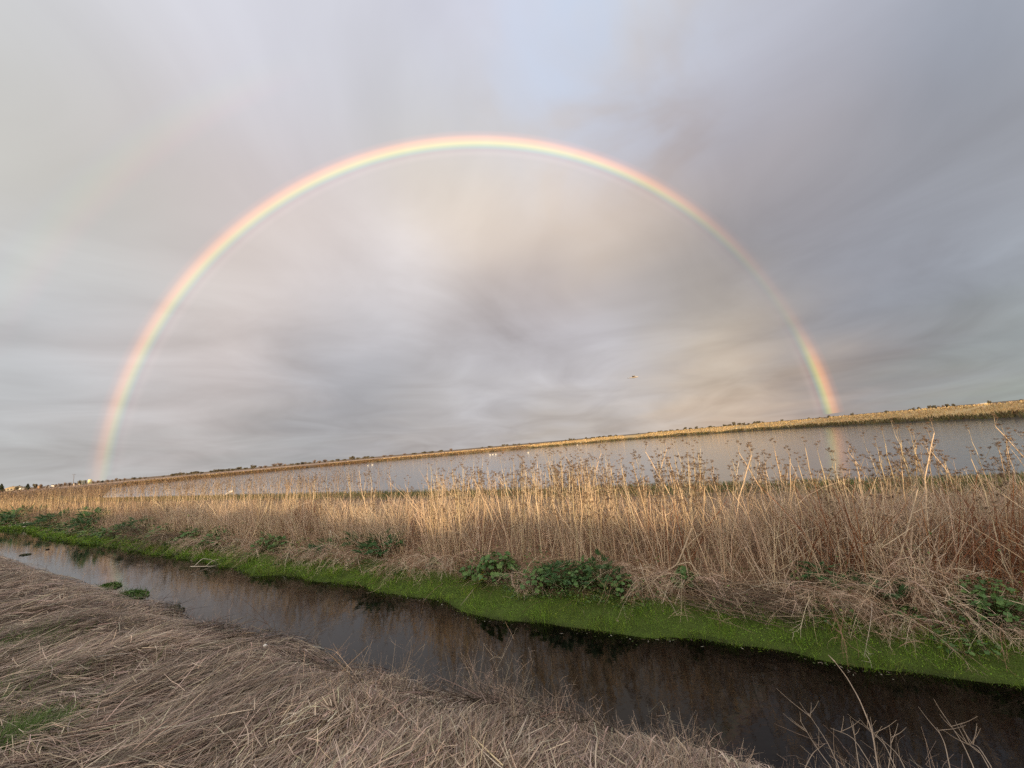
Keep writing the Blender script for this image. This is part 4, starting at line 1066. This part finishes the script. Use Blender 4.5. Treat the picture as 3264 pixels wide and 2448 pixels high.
FACE = math.atan2(.861, .508)-math.pi/2           # turns local -y towards the canal
SLUMP = [(-13.2,15.3,1.3),(-11.3,14.2,1.2),(-10.2,13.5,1.3),(-9.0,12.9,1.2),(-7.6,11.8,1.1),(-6.0,10.9,1.0),(-5.3,10.6,1.1),(-4.6,10.2,1.1),(-3.9,9.8,1.0),(-2.75,9.0,1.0),(-2.2,8.8,1.15),(-1.6,8.45,1.05),
 (-.16,7.3,.7),(.1,7.15,.65),(1.5,6.75,.95),(1.75,6.55,1.05),(2.15,6.3,1.0),(2.7,6.15,.9),(3.5,5.6,.9),(3.62,5.32,1.0),(4.0,5.2,.95),(4.15,4.98,.8),(4.55,5.1,1.1),(4.75,5.2,1.15),(4.9,4.6,.7)]
for j, (x, y, sc) in enumerate(sorted(SLUMP)):
    o = link('dry_bush', SL[j % 5], None, (x, y, zt(x, y)), (rng.normal(0, .12), rng.normal(0, .12), FACE+rng.normal(0, .45)), sc*.92)
    tag(o, 'pale dry bush slumped down the far bank, %s from the left' % ordinal(j), 'dry bush', 'pale bushes slumped down the far bank')
for j, (x, y, sc, lb) in enumerate([(-12.6, 14.9, 1.5, 'dark drooping bush reaching the water, nearer of the left two'), (-15.2, 16.5, 1.7, 'dark drooping bush reaching the water, farther of the left two')]):
    tag(link('dark_bush', SLD[j], None, (x, y, zt(x, y)), (0, .1, FACE+.3), sc), lb, 'dry bush', 'dark drooping bushes on the left bank')

# brushwood pile lying on the bank at right
keep = rng; rng = np.random.default_rng(77)
q = Geo(); N = 420
x = rng.uniform(-.75, .65, N); d = unit(np.c_[np.ones(N), rng.normal(0, .22, N), rng.normal(-.08, .16, N)])
P = arcs(np.c_[x-.3, rng.normal(0, .17, N), rng.uniform(.02, .34, N)*(1-.25*np.abs(x))], d, rng.uniform(.3, .9, N), rng.normal(0, .12, (N, 3)), 5)
q.tubes(P, rng.uniform(.0022, .0046, (N, 1))*np.array([[1, .95, .85, .7, .4]]), pick([(.24, .18, .125), (.17, .125, .09), (.32, .245, .18), (.11, .085, .06)], N, .15), 3)
rng = keep
tag(link('brushwood_pile', q.mesh('brushwood_pile', M_STEM), None, (3.05, 5.72, zt(3.05, 5.72)-.02), (0, .05, R(-28))), 'dark flattened brushwood pile above the green edge at right', 'brushwood')

# ------------------------------------------------------------------ single branches
def branch(name, label, paths, col, cat='branch', group=None, mat=None):
    """paths: list of (points, radius at start, radius at end); the first is the main limb, the rest its forks"""
    x, y, z = paths[0][0][0]
    t = tag(empty(name, (x, y, z)), label, cat, group)
    for i, (pts, r0, r1) in enumerate(paths):
        pts = np.asarray(pts, float)-[x, y, z]
        tt = np.linspace(0, len(pts)-1, (len(pts)-1)*4+1)
        sm = np.stack([np.interp(tt, range(len(pts)), pts[:, k]) for k in range(3)], 1)
        sm[1:-1] = (sm[:-2]+2*sm[1:-1]+sm[2:])/4
        q = Geo(); q.loft(sm, np.linspace(r0, r1, len(sm)), col, 6)
        link('stem' if i == 0 else 'twig', q.mesh('stem', mat or M_STEM, True), t)
    return t
PALE = (.55, .45, .34); GREY = (.42, .35, .29)
branch('bent_stalk', 'thick pale bent stalk rising alone from the weeds at right', [([(4.5, 5.34, .42), (4.521, 5.343, .527), (4.647, 5.325, .855), (4.826, 5.267, 1.304), (4.924, 5.214, 1.607)], .016, .006),
       ([(4.647, 5.325, .855), (4.50, 5.33, .92), (4.28, 5.36, .95)], .007, .003), ([(4.826, 5.267, 1.304), (4.95, 5.26, 1.36), (5.08, 5.24, 1.38)], .006, .003)], PALE, 'dry stalk')
branch('forked_branch', 'pale forked dead branch sprawling over the bank right of middle', [([(1.838, 6.388, .406), (2.044, 6.418, .517), (2.24, 6.431, .591), (2.383, 6.444, .807), (2.552, 6.453, 1.099)], .007, .013),
       ([(2.24, 6.431, .591), (2.425, 6.379, .64), (2.487, 6.174, .433), (2.53, 5.986, .283)], .011, .004), ([(2.383, 6.444, .807), (2.56, 6.42, .95), (2.80, 6.40, 1.12)], .008, .003),
       ([(2.10, 6.42, .54), (2.0, 6.36, .44), (1.86, 6.2, .28)], .006, .002)], PALE)
branch('hanging_branch', 'pale thin branch hanging straight down to the green edge', [([(1.732, 6.593, .616), (1.733, 6.435, .458), (1.77, 6.258, .293), (1.789, 6.125, .108)], .009, .003),
       ([(1.733, 6.435, .458), (1.64, 6.32, .34), (1.60, 6.2, .16)], .006, .002), ([(1.77, 6.258, .293), (1.88, 6.18, .2), (1.95, 6.08, .08)], .005, .002), ([(1.733, 6.435, .458), (1.85, 6.34, .4), (1.92, 6.2, .2)], .006, .002)], (.50, .42, .34))
branch('broken_stalk', 'white broken stalk folded over the bank left of middle', [([(-4.98, 10.7, .38), (-5.03, 10.74, .6), (-5.016, 10.757, .83), (-4.868, 10.747, .703), (-4.706, 10.741, .574)], .012, .007),
       ([(-5.016, 10.757, .83), (-4.909, 10.656, .611), (-4.98, 10.674, .306)], .009, .004), ([(-4.973, 10.767, .77), (-4.812, 10.711, .667), (-4.734, 10.708, .469)], .009, .004)], (.60, .54, .44))
branch('driftwood', 'bare white branch lying in the canal by the far bank', [([(-9.125, 11.388, .10), (-8.941, 11.516, .05), (-8.75, 11.62, .01), (-8.55, 11.75, -.03)], .014, .008),
       ([(-9.06, 11.44, .09), (-8.937, 11.56, .249), (-8.80, 11.70, .17), (-8.70, 11.8, .05)], .010, .004), ([(-8.85, 11.57, .03), (-8.75, 11.66, .14), (-8.6, 11.74, .16)], .008, .003), ([(-8.7, 11.64, .0), (-8.5, 11.68, .05), (-8.2, 11.8, .03)], .007, .003)], (.62, .56, .48))
branch('bare_twig', 'dark bare twig leaning out over the canal from the near bank', [([(-2.49, 4.3, .80), (-2.539, 4.325, .886), (-2.716, 4.392, 1.023), (-2.914, 4.445, 1.185), (-3.123, 4.469, 1.323)], .0042, .0015),
       ([(-2.702, 4.395, 1.005), (-2.819, 4.402, 1.057), (-2.934, 4.412, 1.126)], .003, .0015), ([(-2.602, 4.363, .922), (-2.674, 4.428, 1.05), (-2.845, 4.492, 1.193)], .003, .0015), ([(-2.75, 4.4, 1.05), (-2.8, 4.45, 1.2), (-2.9, 4.5, 1.3)], .002, .001)], (.10, .075, .065), 'twig')
branch('arching_stalk', 'single long thin stem arching over the dark water at lower right', [([(1.62, 2.26, .62), (1.684, 2.338, .796), (1.75, 2.416, .928), (1.778, 2.504, 1.028), (1.796, 2.596, 1.09), (1.777, 2.644, 1.151)], .0038, .0018),
       ([(1.777, 2.644, 1.151), (1.768, 2.66, 1.168), (1.76, 2.67, 1.18)], .004, .001)], (.42, .34, .27), 'stalk')
branch('weathered_stick', 'weathered grey stick lying in the dry grass at bottom middle', [([(.62, 2.35, .93), (.534, 2.419, .94), (.463, 2.467, .945), (.407, 2.547, .96)], .007, .004), ([(.534, 2.419, .94), (.52, 2.47, .99), (.5, 2.5, 1.03)], .003, .0015)], GREY, 'stick')
STEMS = [[(1.336,2.134,.969),(1.33,2.235,1.007),(1.334,2.337,1.062)],[(1.358,2.124,.975),(1.383,2.218,1.028),(1.379,2.333,1.095)],[(1.424,2.094,.991),(1.474,2.161,1.032),(1.535,2.238,1.103)],
 [(1.546,2.032,1.026),(1.58,2.119,1.078),(1.561,2.219,1.101)],[(1.476,2.069,1.005),(1.485,2.182,1.071),(1.44,2.272,1.058)],[(1.702,1.945,1.076),(1.763,2.012,1.134),(1.797,2.074,1.157)],
 [(1.768,1.904,1.1),(1.812,1.98,1.151),(1.838,2.065,1.198)],[(1.807,1.879,1.115),(1.843,1.948,1.146),(1.842,2.017,1.134)],[(1.815,1.874,1.118),(1.848,1.95,1.156),(1.859,2.002,1.135)],
 [(1.516,2.048,1.017),(1.584,2.097,1.053),(1.643,2.152,1.091)],[(1.575,2.017,1.034),(1.604,2.086,1.059),(1.576,2.203,1.093)],[(1.219,2.184,.943),(1.307,2.232,.983),(1.393,2.26,.999)]]
sr = np.random.default_rng(9)
for j, pts in enumerate(sorted(STEMS, key=lambda p: p[2][0]/p[2][1])):
    (a0, b0, c0), (a1, b1, c1) = pts[0], pts[1]
    bx_, by_ = a0-(a1-a0)*.9, b0-(b1-b0)*.9
    root = (bx_, by_, zt(bx_, by_)-.02)
    forks = []
    for f in range(sr.integers(2, 5)):
        t = sr.uniform(.35, .98); p = np.array(pts[1])+(np.array(pts[2])-pts[1])*t if t > .4 else np.array(pts[0])+(np.array(pts[1])-pts[0])*t*2
        d = np.array([sr.normal(0, .6), sr.normal(.2, .5), .7])*sr.uniform(.04, .10)
        forks.append(([tuple(p), tuple(p+d*.6), tuple(p+d+[0, 0, .01])], .0013, .0005))
    branch('dead_stalk', 'thin dry stem over the dark water at the bottom right, %s from the left' % ordinal(j), [([root]+pts, .0026, .0009)]+forks, (.34, .28, .225), 'stalk', 'thin stems at the bottom right corner')

# ------------------------------------------------------------------ birds
def egret():
    x, y = -22.7, 32.0
    t = tag(empty('egret', (x, y, zt(x, y)), R(20)), 'white egret standing in the weeds by the pond shore', 'bird')
    q = Geo()
    q.loft([(-.34, 0, .46), (-.24, 0, .52), (-.1, 0, .58), (.06, 0, .63), (.16, 0, .68), (.21, 0, .75), (.19, 0, .84), (.145, 0, .91), (.15, 0, .98), (.20, 0, 1.03), (.255, 0, 1.035), (.29, 0, 1.025)],
           [.012, .05, .10, .105, .075, .045, .032, .027, .026, .034, .032, .012], (.80, .79, .76), 12, squash=.8)
    link('body', q.mesh('body', M_FEATHER, True), t)
    for s_ in (-1, 1):
        q = Geo(); q.loft([(.1, s_*.085, .64), (-.06, s_*.1, .59), (-.24, s_*.06, .51), (-.36, s_*.03, .44)], [.03, .075, .05, .008], (.78, .77, .74), 8, squash=.35)
        link('wing', q.mesh('wing', M_FEATHER, True), t)
        q = Geo(); q.loft([(.0, s_*.05, .56), (-.03, s_*.05, .3), (0, s_*.05, .0)], [.018, .011, .009], (.03, .03, .03), 6)
        q.loft([(0, s_*.05, .006), (.08, s_*.05, .006)], [.01, .004], (.03, .03, .03), 5)
        link('leg', q.mesh('leg', M_FEATHER, True), t)
        q = Geo(); q.loft([(.26, s_*.026, 1.042), (.268, s_*.03, 1.042)], [.006, .004], (.02, .02, .01), 6); link('eye', q.mesh('eye', M_PAINT), t)
    q = Geo(); q.loft([(.28, 0, 1.025), (.35, 0, 1.012), (.41, 0, 1.0)], [.014, .009, .002], (.6, .42, .06), 6); link('beak', q.mesh('beak', M_PAINT, True), t)
egret()

def flying_bird():
    d = direction(17.03, 7.6)*15+Vector((0, 0, EYE))
    t = tag(empty('flying_bird', d, R(-18)), 'small dark bird flying in the grey sky inside the rainbow', 'bird')
    c = (.42, .40, .40)
    q = Geo(); q.loft([(-.15, 0, .0), (-.08, 0, .0), (0, 0, .005), (.08, 0, .005), (.12, 0, .01), (.145, 0, .004), (.165, 0, 0)], [.012, .02, .032, .027, .022, .014, .003], c, 8)
    link('body', q.mesh('body', M_FEATHER, True), t)
    for s_ in (-1, 1):
        q = Geo(); q.raw([(.06, s_*.02, .012), (-.04, s_*.02, .012), (.05, s_*.13, .045), (-.05, s_*.12, .045), (-.02, s_*.26, .03), (-.06, s_*.24, .03), (.06, s_*.02, .004), (-.04, s_*.02, .004), (.05, s_*.13, .038), (-.05, s_*.12, .038), (-.02, s_*.26, .026), (-.06, s_*.24, .026)],
                         np.array([c]), [(0, 1, 3, 2), (2, 3, 5, 4), (8, 9, 7, 6), (10, 11, 9, 8), (0, 2, 8, 6), (2, 4, 10, 8), (3, 1, 7, 9), (5, 3, 9, 11), (4, 5, 11, 10)])
        link('wing', q.mesh('wing', M_FEATHER), t)
    q = Geo(); q.raw([(-.12, -.012, 0), (-.12, .012, 0), (-.22, .035, 0), (-.22, -.035, 0), (-.12, -.012, -.006), (-.12, .012, -.006), (-.22, .035, -.004), (-.22, -.035, -.004)], np.array([c]), [(0, 1, 2, 3), (7, 6, 5, 4), (0, 3, 7, 4), (1, 0, 4, 5), (2, 1, 5, 6), (3, 2, 6, 7)])
    link('tail', q.mesh('tail', M_FEATHER), t)
flying_bird()

def float_mesh(seed, sleeping=False):
    q = Geo()
    q.loft([(-.55, 0, .22), (-.42, 0, .16), (-.2, 0, .14), (.05, 0, .15), (.26, 0, .2), (.36, 0, .27)], [.02, .12, .19, .2, .13, .05], (.66, .65, .62), 10)
    b = q.mesh('body', M_FEATHER, True)
    q = Geo(); q.loft([(.3, 0, .24), (.38, 0, .36), (.34, 0, .5), (.36, 0, .6), (.44, 0, .63), (.5, 0, .6)], [.06, .045, .04, .05, .05, .02], (.80, .79, .76), 8)
    n_ = q.mesh('neck', M_FEATHER, True)
    q = Geo(); q.loft([(.48, 0, .61), (.58, 0, .56), (.68, 0, .5)], [.022, .018, .006], (.55, .36, .10), 6)
    return b, n_, q.mesh('beak', M_PAINT, True)
fb = float_mesh(1)
FLOAT = [(-3.95, 128, 'left bird of three white birds afloat on mid pond'), (-3.55, 129, 'middle bird of three white birds afloat on mid pond'), (-3.15, 127.5, 'right bird of three white birds afloat on mid pond'),
         (-20.3, 140, 'left bird of the two white birds afloat far left'), (-19.75, 141, 'right bird of the two white birds afloat far left'), (1.43, 112, 'lone white bird afloat right of the group of three'), (8.34, 170, 'lone white bird near the far golden shore')]
for az, r_, lb in FLOAT:
    x, y = at(az, r_)
    t = tag(empty('white_bird', (x, y, -.03), rng.uniform(-.5, .5)+(math.pi if rng.uniform() < .5 else 0), .62), lb, 'bird', 'white birds on the pond')
    link('body', fb[0], t); nk = link('neck', fb[1], t); link('beak', fb[2], nk)

# ------------------------------------------------------------------ small finds
def pebble(name, x, y, z, size, col, label, cat, mat=None, squash=.6):
    q = Geo(); r_ = np.random.default_rng(int(abs(x*977+y*31)))
    q.loft([(-1, 0, .1), (-.75, .05, .25), (-.1, 0, .35), (.55, -.05, .3), (1, 0, .1)], [.1, .5, .7*r_.uniform(.8, 1.1), .55, .08], col, 9, squash=1.2)
    return tag(link(name, q.mesh(name, mat or M_STONE, True), None, (x, y, z), (0, 0, r_.uniform(0, 3)), (size, size, size*squash)), label, cat)
pebble('foam_scrap', -2.5, 4.02, zt(-2.5, 4.02)+.15, .017, (.78, .76, .72), 'small white scrap caught on the near dry grass', 'litter', M_PAINT, 1.0)
pebble('pale_stone', -32.5, 27.0, zt(-32.5, 27.0)+.06, .22, (.6, .55, .48), 'larger pale stone on the bank at far left', 'stone')
pebble('pale_stone', -31.6, 26.2, zt(-31.6, 26.2)+.03, .14, (.55, .5, .44), 'smaller pale stone below the larger one at far left', 'stone')
pebble('floating_log', -19.7, 17.15, -.02, .07, (.035, .03, .025), 'small dark lump floating in the canal at left', 'debris', M_BARK, .9)
def clump(x, y, rad, N, label, col, hh):
    global rng
    keep = rng; rng = np.random.default_rng(int(abs(x*100)))
    q = Geo(); a = rng.uniform(0, 6.28, N); r_ = rad*np.sqrt(rng.uniform(0, 1, N))
    P = np.c_[r_*np.cos(a)*1.5, r_*np.sin(a)*.7, rng.uniform(.004, hh, N)*(1-r_/rad*.7)]
    th = FACE
    u = unit(np.c_[rng.normal(0, 1, (N, 2)), rng.normal(.2, .4, N)]); v = unit(np.cross(u, randdir(N)))
    q.quads(P, u*.035, v*.024, pick(col, N, .2))
    q.ribbons(arcs(P[::3]*[1, 1, 0], unit(np.c_[rng.normal(0, .5, (len(P[::3]), 2)), np.ones(len(P[::3]))]), np.full(len(P[::3]), hh*1.2), rng.normal(0, .2, (len(P[::3]), 3)), 3), np.array([[.01, .008, .003]]), randdir(len(P[::3])), pick(col, len(P[::3]), .2))
    tag(link('water_weed', q.mesh('water_weed', M_LEAF), None, (x, y, 0), (0, 0, R(150))), label, 'water plant', 'green clumps at the near edge of the canal')
    rng = keep
GRN = [(.09, .17, .04), (.06, .12, .03), (.12, .2, .05)]
clump(-10.35, 10.45, .26, 260, 'thin green clump in the water, farther of two by the bank', GRN, .10)
clump(-8.9, 9.5, .34, 420, 'thick green clump at the water edge, nearer of two', GRN, .12)
clump(-19.6, 16.3, .22, 90, 'long dark weed strip in the water at far left', [(.05, .06, .03), (.08, .09, .04)], .04)
clump(-6.9, 8.25, .18, 90, 'sparse dark sprig in the water right of the green clumps', [(.04, .045, .03), (.06, .07, .03)], .12)
